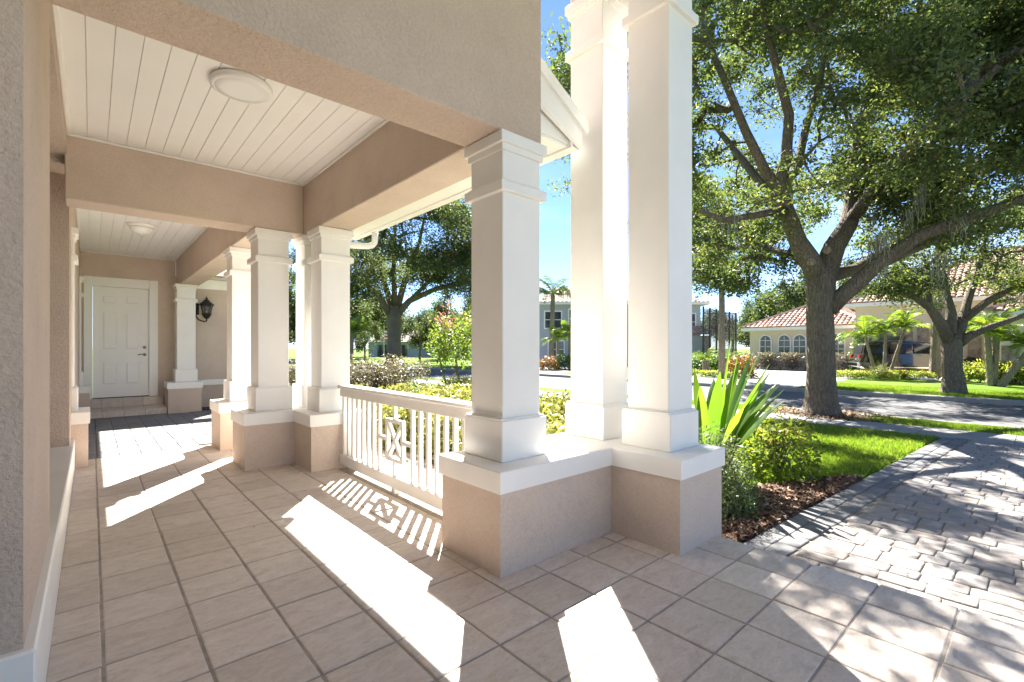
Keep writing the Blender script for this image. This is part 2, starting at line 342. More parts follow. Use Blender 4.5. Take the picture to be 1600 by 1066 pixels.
def cuts(a, b, start, step):
    k0 = math.ceil((a-start)/step-1e-6); ls = [a]
    k = k0
    while start+k*step < b-1e-6:
        if start+k*step > a+.02: ls.append(start+k*step)
        k += 1
    ls.append(b); return ls
XS = cuts(-.15, 3.455, TX, T); YS = cuts(-2.6, 7.885, TY, T)
XS = [x for x in XS if not (3.3 < x < 3.44)]
fo = WORLD[floor]
for i in range(len(XS)-1):
    for j in range(len(YS)-1):
        x0, x1, y0, y1 = XS[i]+.0065, XS[i+1]-.0065, YS[j]+.0058, YS[j+1]-.0058
        if i == len(XS)-2: x1 += .007
        ins = [(1.84,1.62,9,2.79),(2.93,1.62,9,2.79),(1.30,5.99,9,6.6),(1.83,5.42,9,6.6)]
        if (x0 > 1.84 and y0 > 2.18 and y1 < 2.79) or (x0 > 1.83 and y0 > 5.42 and y1 < 6.6): continue
        if (x0 > 2.05 and y0 > 2.9): continue                  # beyond the rail the bed begins
        t = bpy.data.objects.new('tile', tile_mesh(x1-x0, y1-y0)); COL.objects.link(t); t.parent = floor
        t.location = V3(((x0+x1)/2+rng.normal(0, .0012), (y0+y1)/2+rng.normal(0, .001), rng.normal(0, .0008)))-fo
        t.rotation_euler = (rng.normal(0, .0012), rng.normal(0, .0012), rng.normal(0, .0025))
# porch slab stops at the rail line: outside it there is the planting bed (slab is a box, so cover strip of bed is lower)

# ------------------------------------------------------------------ paver helpers
def paver_mesh(w, d, key, mat, round_=.012, hgt=.05):
    b = MB(); x, y = w/2, d/2; c = round_
    r_ = np.random.default_rng(key)
    base = [(-x+c,-y),(x-c,-y),(x,-y+c),(x,y-c),(x-c,y),(-x+c,y),(-x,y-c),(-x,-y+c)]
    jit = [(px_+r_.normal(0, .0022), py_+r_.normal(0, .0022)) for px_, py_ in base]
    rings = [(1.0, -hgt), (1.0, -c*.8), (1-c*.5/max(x, y), -c*.22), (1-c*1.5/max(x, y), 0)]
    v = [(qx*s, qy*s, z+(r_.normal(0, .0008) if z == 0 else 0)) for s, z in rings for qx, qy in jit]
    f = [tuple(range(24, 32))]
    for k in range(3):
        for i in range(8): j = (i+1) % 8; f.append((k*8+i, k*8+j, (k+1)*8+j, (k+1)*8+i))
    me = bpy.data.meshes.new('paver'); me.from_pydata(v, [], f); me.materials.append(MATS[mat]); me.polygons.foreach_set('use_smooth', [True]*len(me.polygons)); return me
def lay(name, me, x, y, z, rot, parent, jz=.002):
    t = bpy.data.objects.new(name, me); COL.objects.link(t); t.parent = parent
    t.location = V3((x, y, z+rng.normal(0, jz)))-WORLD[parent]; t.rotation_euler = (rng.normal(0, .006), rng.normal(0, .006), rot+rng.normal(0, .008)); return t
# courtyard paving between the porch and the far door
court = structure(MB().box(-.17, 4.2, 7.885, 12.56, -.3, -.022).build('courtyard_paving', 'sand'), 'pale grey block paving of the courtyard by the far door')
cm = [paver_mesh(.215, .215, k, 'paver_pale', .008) for k in range(3)]+[paver_mesh(.215, .145, k+5, 'paver_pale', .008) for k in range(3)]
y = 7.99; row = 0
for cx_ in range(11):
    y = 7.89+.07*((cx_*5) % 3)/3; x = -.06+cx_*.222
    first = True
    while y < 12.44:
        big = rng.random() < .6; d = .222 if big else .152
        if y+d > 12.5: break
        if not (x > 1.27 and x < 1.95 and y < 8.0): lay('paver', cm[(0 if big else 3)+rng.integers(3)], x, y+d/2, -.006, 0, court, .0012)
        y += d
# front walk
WZ = -.135
walk_edge = lambda x: 1.60-.055*max(0, x-3.5)
walk = structure(MB().prism([(3.46,-3.4),(10.94,-3.4),(10.94,walk_edge(10.94)),(3.46,1.60)], WZ-.2, WZ-.012).build('paver_walk', 'sand'), 'tumbled grey and tan block paver walk leading from the porch to the street')
bm_ = [paver_mesh(.235, .155, k+20, 'paver_dark', .014) for k in range(4)]
x = 3.60; k = 0
while x < 10.85:
    for s_ in range(2):
        lay('border_paver', bm_[k % 4], x+s_*.06, walk_edge(x)-.085-.162*s_, WZ, -.055, walk); k += 1
    x += .24
sizes = [(.235, .155), (.155, .155), (.235, .235), (.155, .235)]
wm = {s_: [paver_mesh(s_[0], s_[1], 40+q*7+i, 'paver', .011) for i in range(3)] for q, s_ in enumerate(sizes)}
# rows laid across the walk; each row has one height, blocks of differing length
placed = []; yrow = None
xrow = 3.475; ri = 0
while xrow < 10.8:
    dep = .235 if ri % 3 == 1 else .158
    y = walk_edge(xrow+dep/2)-.345 - (ri % 2)*.02
    y += 0
    while y > -3.2:
        ln = [.158, .238, .238, .158][rng.integers(4)]
        ky = (dep > .2, ln > .2)
        me = wm[{(True, True): (.235, .235), (True, False): (.235, .155), (False, True): (.155, .235), (False, False): (.155, .155)}[ky]][rng.integers(3)]
        placed.append((me, xrow+dep/2, y-ln/2)); y -= ln+.003
    xrow += dep+.004; ri += 1
def vis(q): 
    d = q[1]*ss+q[2]*cc; r = q[1]*cc-q[2]*ss
    return abs(r/d*F) < 820 and (H-WZ)/d*F+CY < 1090
near = sorted([q for q in placed if vis(q)], key=lambda q: q[1]**2+q[2]**2)[:298]
nid = set(map(id, near)); rest = [q for q in placed if id(q) not in nid]
for q in near: lay('paver', q[0], q[1], q[2], WZ, 0, walk)
vv = []; ff = []; b0 = 0
for me, x, y in rest:
    co = np.array([v.co[:] for v in me.vertices])+np.array([x, y, WZ+rng.normal(0, .002)]); vv.append(co)
    ff += [tuple(i+b0 for i in p_.vertices) for p_ in me.polygons]; b0 += len(co)
o = link('paver', np.concatenate(vv), ff, 'paver', walk, smooth=True); o['kind'] = 'stuff'

# ================================================================== OUR HOUSE
house = tag(empty('house', (1, 7, 0)), 'beige stucco house with a white-columned front porch', 'house')
def piece(mb, name, mat, parent=house, **k): return mb.build(name, mat, parent, **k)
ZC0, ZC1, ZB = .507, .640, .909
BE = (.14, .15); WB = .413; KI = .034; WS = WB-2*KI
def pier(poly):
    p_ = piece(MB().prism(poly, -.24, ZC0), 'pier', 'stucco_smooth')
    o = offset_poly(poly, .018)
    b = MB(); c = .006; i1 = offset_poly(poly, .018-c)
    k = len(poly); v = [(x,y,ZC0) for x,y in o]+[(x,y,ZC1-c) for x,y in o]+[(x,y,ZC1) for x,y in i1]
    f = [tuple(range(k-1,-1,-1)), tuple(range(2*k,3*k))]+[(j*k+i, j*k+(i+1)%k, (j+1)*k+(i+1)%k, (j+1)*k+i) for j in range(2) for i in range(k)]
    b.add(v, f); piece(b, 'pier_cap', 'white_paint', p_); return p_
def column(x, y, ztop=2.80, z0=ZC1, zb=ZB, w=WB, wy=None, x_left=None):
    wy = wy or w; sx0, sx1, sy0, sy1 = x+KI, x+w-KI, y+KI, y+wy-KI
    if x_left is not None: sx0 = x_left
    c_ = piece(MB().cbox(sx0, sx1, sy0, sy1, zb-.02, ztop, .006), 'column', 'white_paint')
    bx0 = x if x_left is None else x_left
    b = MB().cbox(bx0, x+w, y, y+wy, z0, zb, .006); b.cbox(bx0, x+w-.012, y+.012, y+wy-.012, zb-.004, zb+.012, .005); piece(b, 'column_base', 'white_paint', c_)
    def band(e, a, b_, bb): return bb.cbox(sx0-(e if x_left is None else 0), sx1+e, sy0-e, sy1+e, a, b_, .004)
    zt = ztop
    nb = MB(); nz_ = zt if zt < 3 else zt-.08; band(.034, nz_-.393, nz_-.327, nb); band(.016, nz_-.329, nz_-.312, nb); piece(nb, 'neck_band', 'white_paint', c_)
    cb = MB(); band(.016, zt-.12, zt-.074, cb); band(.036, zt-.078, zt-.004, cb); piece(cb, 'capital', 'white_paint', c_); return c_
x1_, y1_, x2_, y2_, PX, PY = 1.835, 2.174, 2.924, 1.617, .608, .63
pier([(x1_,y1_),(x2_,y1_),(x2_,y2_),(x2_+PX,y2_),(x2_+PX,y1_+PY),(x1_,y1_+PY)])
column(x1_+BE[0], y1_+BE[1])
TZ = 4.33
column(x2_+BE[0], y2_+BE[1], TZ); column(x2_+BE[0], y1_+BE[1]+.03, TZ)
pier([(1.292,5.98),(1.822,5.98),(1.822,5.408),(1.822+PX,5.408),(1.822+PX,5.98+PY),(1.292,5.98+PY)])
column(1.292+BE[0], 5.98+BE[1]); column(1.822+BE[0], 5.408+BE[1]); column(1.822+BE[0], 5.98+BE[1])
def box_pier(x, y, w=PX, d=PY): return pier([(x,y),(x+w,y),(x+w,y+d),(x,y+d)])
box_pier(1.294, 7.366); column(1.294+BE[0], 7.366+BE[1])
box_pier(1.225, 12.45); column(1.225+BE[0], 12.45+BE[1])
for yy in (7.40, 12.45):
    box_pier(-.30, yy, .27, PY); column(-.533, yy+BE[1], 2.80, x_left=-.26)
YW = 13.35
# beams and walls (stucco)
piece(MB().cbox(-1.6, 2.356, 2.345, 2.73, 2.80, 5.2, .008), 'beam', 'stucco')          # front beam and the wall above it
piece(MB().cbox(1.985, 2.356, 2.7305, 6.532, 2.802, 3.75, .008), 'beam', 'stucco_smooth')
piece(MB().cbox(-.19, 1.9845, 6.165, 6.53, 2.801, 3.75, .008), 'beam', 'stucco_smooth')
piece(MB().cbox(1.46, 1.83, 6.5305, YW-.001, 2.801, 3.75, .008), 'beam', 'stucco_smooth')
# left wall with its window recess; the white plinth below
wl = MB(); XW = -.176
wl.box(-.60, XW, 2.7305, 3.73, .0, 3.75); wl.box(-.60, XW, 6.9, 14.0, .0, 3.75); wl.box(-.60, XW, 3.73, 6.9, .0, .34); wl.box(-.60, XW, 3.73, 6.9, 3.22, 3.75)
piece(wl, 'wall', 'stucco')
piece(MB().box(-1.6, XW, 2.346, 2.73, .0, 2.80), 'wall', 'stucco')
piece(MB().cbox(-1.6, XW+.034, 2.31, 7.39, -.02, .343, .008), 'plinth', 'white_paint')
wn = piece(MB().box(-.54, -.50, 3.73, 6.9, .345, 3.22), 'window', 'window_glass')
fr = MB(); fr.box(-.53,-.48,3.735,3.80,.345,3.215); fr.box(-.53,-.48,6.83,6.895,.345,3.215); fr.box(-.53,-.48,3.8,6.83,3.15,3.215); fr.box(-.53,-.48,5.28,5.34,.345,3.15); piece(fr, 'frame', 'white_trim', wn)
# entrance recess behind the camera and the high entry porch above
piece(MB().box(-1.9, -1.6, -3.2, 2.73, -.1, 5.2), 'wall', 'stucco')  # unseen recess wall, put in to bounce light back
piece(MB().cbox(3.10, 3.47, -3.2, 2.74, TZ, 5.2, .008), 'beam', 'stucco_smooth')
piece(MB().box(-1.6, 3.09, -3.2, 2.344, 5.0, 5.06), 'entry_ceiling', 'ceiling_paint')
piece(MB().box(-2.0, 3.6, -3.4, 2.78, 5.21, 5.3), 'entry_roof', 'shingle')
# plank ceilings
def plank_ceiling(x0, x1, y0, y1, z, start, step=.1452):
    c_ = piece(MB().box(x0-.05, x1+.02, y0-.02, y1+.02, z+.012, z+.03), 'ceiling', 'ceiling_paint')
    xs_ = [x0]+[start+k*step for k in range(60) if x0+.02 < start+k*step < x1-.02]+[x1]
    for a, b in zip(xs_[:-1], xs_[1:]):
        m_ = MB(); w = .0016; ch = .003
        m_.add([(a+w,y0,z+.012),(b-w,y0,z+.012),(b-w,y1,z+.012),(a+w,y1,z+.012),(a+w,y0,z+ch),(b-w,y0,z+ch),(b-w,y1,z+ch),(a+w,y1,z+ch),(a+w+ch,y0,z),(b-w-ch,y0,z),(b-w-ch,y1,z),(a+w+ch,y1,z)],
               [(8,11,10,9)]+[((i+1)%4,i,4+i,4+(i+1)%4) for i in range(4)]+[(4+(i+1)%4,4+i,8+i,8+(i+1)%4) for i in range(4)])
        piece(m_, 'plank', 'ceiling_paint', c_)
    t_ = MB(); s_ = .03
    t_.cbox(x0, x1, y1-s_, y1, z-.022, z-.001, .006); t_.cbox(x1-s_, x1, y0, y1-s_, z-.022, z-.001, .006); t_.cbox(x0, x0+s_, y0, y1-s_, z-.022, z-.001, .006); t_.cbox(x0+s_, x1-s_, y0, y0+s_, z-.022, z-.001, .006)
    piece(t_, 'ceiling_trim', 'white_trim', c_); return c_
plank_ceiling(-.176, 1.985, 2.73, 6.165, 3.42, -.03)
plank_ceiling(-.176, 1.46, 6.53, 13.35, 3.42, -.03)
# low porch roof with soffit, fascia and gutter along the rail side
def roof_z(x): return 3.236+(2.985-x)*.57
rf = MB(); ya, yb = 2.50, 6.95
rf.add([(3.02,ya,roof_z(3.02)),(-.2,ya,roof_z(-.2)),(-.2,yb,roof_z(-.2)),(3.02,yb,roof_z(3.02)),(3.02,ya,roof_z(3.02)-.05),(-.2,ya,roof_z(-.2)-.05),(-.2,yb,roof_z(-.2)-.05),(3.02,yb,roof_z(3.02)-.05)],
       [(3,2,1,0),(4,5,6,7),(0,1,5,4),(2,3,7,6),(3,0,4,7)])
rf_o = piece(rf, 'roof', 'shingle')
sf = MB().box(2.357, 2.86, 2.56, 6.9, 3.0, 3.02); piece(sf, 'soffit', 'white_trim', rf_o)
for k in range(26):                                   # round vents pierced in the soffit strip
    piece(MB().lathe([(.012, 2.998), (.012, 2.9995)], 2.52, 2.8+k*.16, 8), 'soffit_vent', 'dark_gap', rf_o)
piece(MB().box(2.862, 2.885, 2.52, 6.9, 2.985, 3.2), 'fascia', 'white_trim', rf_o)
rk = MB(); rk.extr([(3.02,ya-.03,roof_z(3.02)-.002),(2.358,ya-.03,roof_z(2.358)-.002),(2.358,ya-.03,roof_z(2.358)-.10),(3.02,ya-.03,roof_z(3.02)-.10)], (0,.03,0))
rk.extr([(2.97,ya-.005,roof_z(2.97)-.10),(2.358,ya-.005,roof_z(2.358)-.10),(2.358,ya-.005,roof_z(2.358)-.34),(2.97,ya-.005,2.995)], (0,.03,0)); piece(rk, 'rake_board', 'white_trim', rf_o)
piece(MB().extr([(2.95,2.55,3.022),(2.358,2.55,3.022),(2.358,2.55,roof_z(2.358)-.06),(2.95,2.55,roof_z(2.95)-.06)], (0,.02,0)), 'gable_panel', 'white_trim', rf_o)
gut = MB(); gp = [(2.89,2.99),(2.965,2.99),(2.985,3.02),(2.985,3.06),(3.005,3.09),(3.005,3.115),(2.995,3.115),(2.99,3.095),(2.97,3.065),(2.97,3.03),(2.955,3.005),(2.89,3.005)]
gut.extr([(x, 2.53, z) for x, z in gp], (0, 4.3, 0)); g_o = piece(gut, 'gutter', 'white_trim')
dp = [(2.95,6.2,3.0),(2.95,6.2,2.90),(2.945,6.2,2.85),(2.92,6.205,2.815),(2.86,6.215,2.79),(2.76,6.23,2.78),(2.50,6.27,2.77),(2.40,6.28,2.77),(2.375,6.285,2.74),(2.37,6.285,2.5),(2.37,6.285,.66)]
piece(MB().tube(dp, .043, 10), 'downspout', 'white_trim', g_o, smooth=True)
# back wall, far door, steps, garage wing

bw = MB(); bw.box(-.176, -.125, YW, YW+.3, -.1, 3.75); bw.box(1.125, 1.46, YW, YW+.3, -.1, 3.75); bw.box(-.125, 1.125, YW, YW+.3, 2.90, 3.75)
piece(bw, 'wall', 'stucco_smooth')
gw = MB(); gw.box(1.461, 3.3, YW+.002, YW+.3, -.3, 3.05); piece(gw, 'wall', 'stucco_smooth')
piece(MB().cbox(1.83, 3.3, YW-.03, YW+.002, 2.79, 3.02, .006), 'frieze_board', 'white_trim')
piece(MB().cbox(1.83, 3.3, YW-.035, YW+.002, .50, .63, .006), 'ledge', 'white_paint')
gr = MB(); gr.add([(1.835,12.78,3.06),(3.7,12.78,3.06),(3.7,17,5.3),(1.835,17,5.3),(1.835,12.78,3.03),(3.7,12.78,3.03),(3.7,17,5.27),(1.835,17,5.27)], [(0,1,2,3),(7,6,5,4),(4,5,1,0),(3,0,4,7),(1,2,6,5)])
gr_o = piece(gr, 'roof', 'shingle'); piece(MB().box(1.831, 3.65, 12.80, YW, 3.03, 3.045), 'soffit', 'white_trim', gr_o)
def casing():
    b = MB(); y0 = YW-.03
    b.cbox(-.125, .015, y0, YW+.12, .31, 2.90, .006); b.cbox(.965, 1.125, y0, YW+.12, .31, 2.90, .006); b.cbox(.015, .965, y0, YW+.12, 2.70, 2.90, .006)
    b.box(-.10, .0152, YW+.03, YW+.13, .31, 2.70); return b
dfm = piece(casing(), 'door_frame', 'door_paint')
DX0, DX1, DZ0, DZ1 = .018, .962, .325, 2.697; DY = YW+.05
door = piece(MB().box(DX0, DX1, DY, DY+.045, DZ0, DZ1), 'door', 'door_paint')
piece(MB().box(DX0-.002, DX1+.002, DY-.04, DY+.04, .305, .324), 'threshold', 'metal_dark', door)
for (fz0, fz1) in ((.10, .33), (.42, .79), (.84, .94)):
    for (fx0, fx1) in ((.13, .46), (.54, .87)):
        a, b, c_, d_ = DX0+fx0*(DX1-DX0), DX0+fx1*(DX1-DX0), DZ0+fz0*(DZ1-DZ0), DZ0+fz1*(DZ1-DZ0)
        pb = MB(); w = .02; yv = DY-.001
        for q in ((a,b,c_,c_+w),(a,b,d_-w,d_),(a,a+w,c_+w,d_-w),(b-w,b,c_+w,d_-w)): pb.box(q[0],q[1],yv-.009,yv,q[2],q[3])
        pb.add([(a+.045,yv,c_+.045),(b-.045,yv,c_+.045),(b-.045,yv,d_-.045),(a+.045,yv,d_-.045),(a+.065,yv-.01,c_+.065),(b-.065,yv-.01,c_+.065),(b-.065,yv-.01,d_-.065),(a+.065,yv-.01,d_-.065)],[(4,5,6,7),(0,1,5,4),(1,2,6,5),(2,3,7,6),(3,0,4,7)])
        piece(pb, 'panel', 'door_paint', door)
hb = MB(); hx = DX1-.075
hb.tube([(hx,DY,1.24),(hx,DY-.02,1.24)], .032, 14); hb.tube([(hx,DY-.02,1.24),(hx,DY-.06,1.24)], .012, 10); hb.tube([(hx+.01,DY-.055,1.24),(hx-.05,DY-.06,1.245),(hx-.12,DY-.055,1.235)], .011, 10); piece(hb, 'handle', 'nickel', door, smooth=True)
piece(MB().tube([(hx,DY,1.40),(hx,DY-.03,1.40)], .032, 14), 'deadbolt', 'nickel', door, smooth=True)
step = piece(MB().box(-.17, 1.22, 12.58, YW+.06, -.1, .105).box(-.17, 1.24, YW-.085, YW+.06, .105, .295), 'step', 'grout')
so = WORLD[step]
xx = [-.17, .16, .505, .85, 1.22]
for a, b in zip(xx[:-1], xx[1:]):
    piece(MB().cbox(a+.004, b-.004, YW-.1, YW-.084, .118, .295, .003), 'tile', 'tile', step)
    piece(MB().cbox(a+.004, b-.004, YW-.1, YW+.01, .296, .308, .003), 'tile', 'tile', step)
    piece(MB().cbox(a+.004, b-.004, 12.55, 12.88, .104, .117, .003), 'tile', 'tile', step)
    piece(MB().cbox(a+.004, b-.004, 12.886, YW-.104, .104, .117, .003), 'tile', 'tile', step)
    piece(MB().cbox(a+.004, b-.004, 12.562, 12.578, -.02, .103, .003), 'tile', 'tile', step)

# ------------------------------------------------------------------ railing
rail = tag(empty('railing', (2.18, 4.1, 0)), 'white painted porch railing with an X ornament in the middle', 'railing')
RX0, RX1, RA, RB = 2.13, 2.215, 2.805, 5.407; RC = (RX0+RX1)/2
tr = MB(); tr.cbox(RX0+.012, RX1-.012, RA, RB, .83, .925, .004); tr.cbox(RX0-.018, RX1+.018, RA, RB, .925, .962, .008); tr.build('top_rail', 'white_paint', rail)
MB().cbox(RX0+.008, RX1-.008, RA, RB, .05, .165, .006).build('bottom_rail', 'white_paint', rail)
YM = 4.13; nb_ = 8
def bal(y): MB().cbox(RC-.019, RC+.019, y-.019, y+.019, .163, .832, .004).build('baluster', 'white_paint', rail)
gap = (RB-.06-(YM+.33))/7
for k in range(8): bal(YM+.33+k*gap)
gap2 = ((YM-.33)-(RA+.06))/7
for k in range(8): bal(YM-.33-k*gap2)
def bar(mb, a, b, w=.03, d=.019):             # a bar in the rail's plane between two (y,z) points
    a, b = V3(a), V3(b); t = (b-a)/np.linalg.norm(b-a); n_ = np.array([-t[1], t[0]])*w/2
    q = [a-n_, b-n_, b+n_, a+n_]; mb.extr([(RC-d, y_, z_) for y_, z_ in q], (2*d, 0, 0))
orn = MB(); y0, y1, z0, z1 = YM-.17, YM+.17, .295, .70
bar(orn, (y0,z0+.018), (y1,z0+.018), .036); bar(orn, (y0,z1-.018), (y1,z1-.018), .036); bar(orn, (y0+.018,z0+.036), (y0+.018,z1-.036), .036); bar(orn, (y1-.018,z0+.036), (y1-.018,z1-.036), .036)
bar(orn, (y0+.036,z0+.04), (y1-.036,z1-.04), .034, .017); bar(orn, (y0+.036,z1-.04), (y1-.036,z0+.04), .034, .0165)
orn.build('ornament', 'white_paint', rail)
zc = (z0+z1)/2
for a, b in (((YM,.164), (YM,z0)), ((YM,z1), (YM,.831)), ((YM-.31,zc), (y0,zc)), ((y1,zc), (YM+.31,zc))):
    st_ = MB(); bar(st_, a, b, .035); st_.build('ornament_stem', 'white_paint', rail)
MB().cbox(RC-.03, RC+.03, YM-.03, YM+.03, -.02, .05, .004).build('support_foot', 'white_paint', rail)

# ------------------------------------------------------------------ lamps
l1 = tag(empty('ceiling_light', (.868, 4.116, 3.42)), 'flat round white ceiling light on the near plank ceiling', 'ceiling light', 'porch ceiling lights')
MB().lathe([(.20,3.4195),(.212,3.405),(.212,3.375),(.19,3.362),(.183,3.364)], .868, 4.116, 40).build('rim', 'lamp_rim', l1, smooth=True)
MB().lathe([(.183,3.366),(.18,3.360),(.12,3.357),(.03,3.356)], .868, 4.116, 40).build('diffuser', 'lamp_lens', l1, smooth=True)
l2 = tag(empty('ceiling_light', (.62, 9.9, 3.42)), 'small dome-shaped white ceiling light before the far door', 'ceiling light', 'porch ceiling lights')
MB().lathe([(.185,3.4195),(.19,3.40),(.178,3.375),(.165,3.372)], .62, 9.9, 32).build('rim', 'lamp_rim', l2, smooth=True)
MB().lathe([(.165,3.374),(.15,3.33),(.11,3.285),(.05,3.262),(.015,3.258),(.012,3.235)], .62, 9.9, 32).build('diffuser', 'lamp_lens', l2, smooth=True)
lx, ly = 2.02, YW-.28
la = tag(empty('wall_lantern', (lx, YW-.03, 1.9)), 'black scroll-arm lantern on the wall beside the far door', 'lantern')
def LZ(z): return 2.02+z*.82
MB().lathe([(.02,LZ(.52)),(.05,LZ(.50)),(.05,LZ(.20)),(.02,LZ(.18))], lx-.16, YW-.02, 12).build('back_plate', 'metal_dark', la)
MB().tube([(lx-.16,YW-.03,LZ(.42)),(lx-.19,YW-.10,LZ(.40)),(lx-.17,YW-.13,LZ(.28)),(lx-.20,YW-.17,LZ(.14)),(lx-.15,YW-.22,LZ(.03)),(lx-.05,ly,LZ(-.02)),(lx,ly,LZ(.0)),(lx,ly,LZ(.08))], .016, 8).build('scroll_arm', 'metal_dark', la, smooth=True)
MB().lathe([(.03,LZ(.06)),(.06,LZ(.10)),(.10,LZ(.19)),(.105,LZ(.215)),(.03,LZ(.225))], lx, ly, 12).build('gallery', 'metal_dark', la)
MB().lathe([(.075,LZ(.225)),(.115,LZ(.45)),(.11,LZ(.452)),(.07,LZ(.227))], lx, ly, 12).build('glass', 'lantern_glass', la, smooth=True)
bars = MB()
for k in range(6):
    an = k*math.pi/3; bars.tube([(lx+.08*math.cos(an), ly+.08*math.sin(an), LZ(.215)), (lx+.122*math.cos(an), ly+.122*math.sin(an), LZ(.455))], .007, 5)
bars.build('cage', 'metal_dark', la)
MB().lathe([(.16,LZ(.445)),(.165,LZ(.46)),(.13,LZ(.50)),(.07,LZ(.56)),(.05,LZ(.60)),(.02,LZ(.61)),(.028,LZ(.64)),(.012,LZ(.66)),(.006,LZ(.70))], lx, ly, 12).build('roof_cap', 'metal_dark', la)
MB().lathe([(.02,LZ(.22)),(.028,LZ(.30)),(.02,LZ(.36))], lx, ly, 8).build('bulb', 'lamp_lens', la, smooth=True)

# ================================================================== VEGETATION
def leaf_quads(c, length, width, up=.6, droop=0., r=None):
    n_ = len(c); nr = rng.normal(0, 1, (n_, 3)); nr[:, 2] += up*2; nr /= np.linalg.norm(nr, axis=1)[:, None]
    t = rng.normal(0, 1, (n_, 3)); t[:, 2] -= droop; t -= nr*(t*nr).sum(1)[:, None]; t /= np.linalg.norm(t, axis=1)[:, None]+1e-9
    b = np.cross(nr, t); l = length*rng.uniform(.65, 1.25, n_)[:, None]; w = width*rng.uniform(.7, 1.25, n_)[:, None]
    fold = nr*w*.25
    v = np.stack([c, c+t*l*.5+b*w*.5+fold, c+t*l, c+t*l*.5-b*w*.5+fold], 1).reshape(-1, 3)
    return v, np.arange(4*n_).reshape(-1, 4), np.repeat(rng.random(n_) if r is None else r, 4)
def gate(p, s, k=0.):                       # smooth pseudo-noise for gaps in a crown
    x, y, z = p[:, 0]*s, p[:, 1]*s, p[:, 2]*s
    return np.sin(x*1.3+k)*np.cos(y*1.7+2*k)+np.sin(z*2.1+x*.6+k*3)*.8+np.cos(y*.9-z*1.2+k)*.7
def grow(limbs, clusters, seg=.5, wander=.12, tip=.009):
    """limbs: list of (points, radii); clusters: points to be reached by branches. Returns tube mesh MB and nothing else."""
    P_, R_, par, cnt = [], [], [], []
    mb = MB()
    for pts, rad in limbs:
        pts = [V3(q) for q in pts]; mb.tube(pts, rad, 10)
        for a, b, ra, rb in zip(pts[:-1], pts[1:], rad[:-1], rad[1:]):
            for k in range(4): P_.append(a+(b-a)*k/4); R_.append(ra+(rb-ra)*k/4); par.append(-1); cnt.append(0)
        P_.append(pts[-1]); R_.append(rad[-1]); par.append(-1); cnt.append(0)
    nl = len(P_); A = np.zeros((nl+len(clusters)*6+10, 3)); A[:nl] = P_; m_ = nl
    lim = A[:nl].copy()
    d0 = np.array([np.min(((lim-c)**2).sum(1)) for c in clusters]); order = np.argsort(d0)
    for ci in order:
        c = clusters[ci]; d = np.sqrt(((A[:m_]-c)**2).sum(1)); j = int(np.argmin(d+ .15*np.maximum(0, A[:m_, 2]-c[2])))
        L_ = d[j]; ns = int(min(4, max(1, round(L_/seg)))); prev = j
        for s in range(1, ns+1):
            q = A[j]+(c-A[j])*s/ns
            if s < ns: q = q+rng.normal(0, wander*L_/ns, 3)+np.array([0, 0, .06*L_*math.sin(math.pi*s/ns)])
            A[m_] = q; par.append(prev); cnt.append(0); prev = m_; m_ += 1
        k = prev
        while k != -1 and k >= 0: cnt[k] += 1; k = par[k]
    for k in range(nl, m_):
        r1 = tip*math.sqrt(cnt[k])*1.15; pk = par[k]; r0 = tip*math.sqrt(max(cnt[pk], cnt[k]))*1.15 if pk >= nl else r1*1.15
        mb.tube([A[pk], A[k]], [min(r0, .16), min(r1, .15)], 5, cap=False)
    return mb
def ell(n_, c, rad, k=0., s=.55, thr=-.35, shell=.25):
    res = []
    while len(res) < n_:
        p_ = rng.normal(0, 1, (n_*3, 3)); p_ /= np.linalg.norm(p_, axis=1)[:, None]; p_ *= (rng.uniform(shell, 1, (n_*3, 1)))**.5
        p_ = p_*np.asarray(rad)+np.asarray(c); p_ = p_[gate(p_, s, k) > thr]; res += list(p_)
    return np.array(res[:n_])
def tree(name, base, limbs, clusters, per, crad, leaf, mats, label, cat='tree', group=None, moss=0, flat=.6, up=.5, tip=.009, wander=.12):
    root = tag(empty(name, tuple(base)), label, cat, group)
    grow(limbs, clusters, tip=tip, wander=wander).build('trunk', mats[0], root, smooth=True)
    n_ = len(clusters); ci = np.repeat(np.arange(n_), per)
    off = rng.normal(0, 1, (len(ci), 3)); off /= np.linalg.norm(off, axis=1)[:, None]; off *= rng.random((len(ci), 1))**.55*np.array([crad, crad, crad*flat])
    cr = rng.uniform(.65, 1.25, n_)[ci][:, None]; c = clusters[ci]+off*cr
    tone = np.clip(rng.normal(.45, .16, n_)[ci]+rng.normal(0, .16, len(ci)), 0, .97); tone = np.where(rng.random(len(ci)) < .02, 1., tone)
    v, f, r = leaf_quads(c, leaf[0], leaf[1], up, .3, tone); link('crown', v, f, mats[1], root, rnd=r)
    return root
def P(*a): return [px(*q) for q in a]
def radii(a, b, n_): return list(np.linspace(a, b, n_))

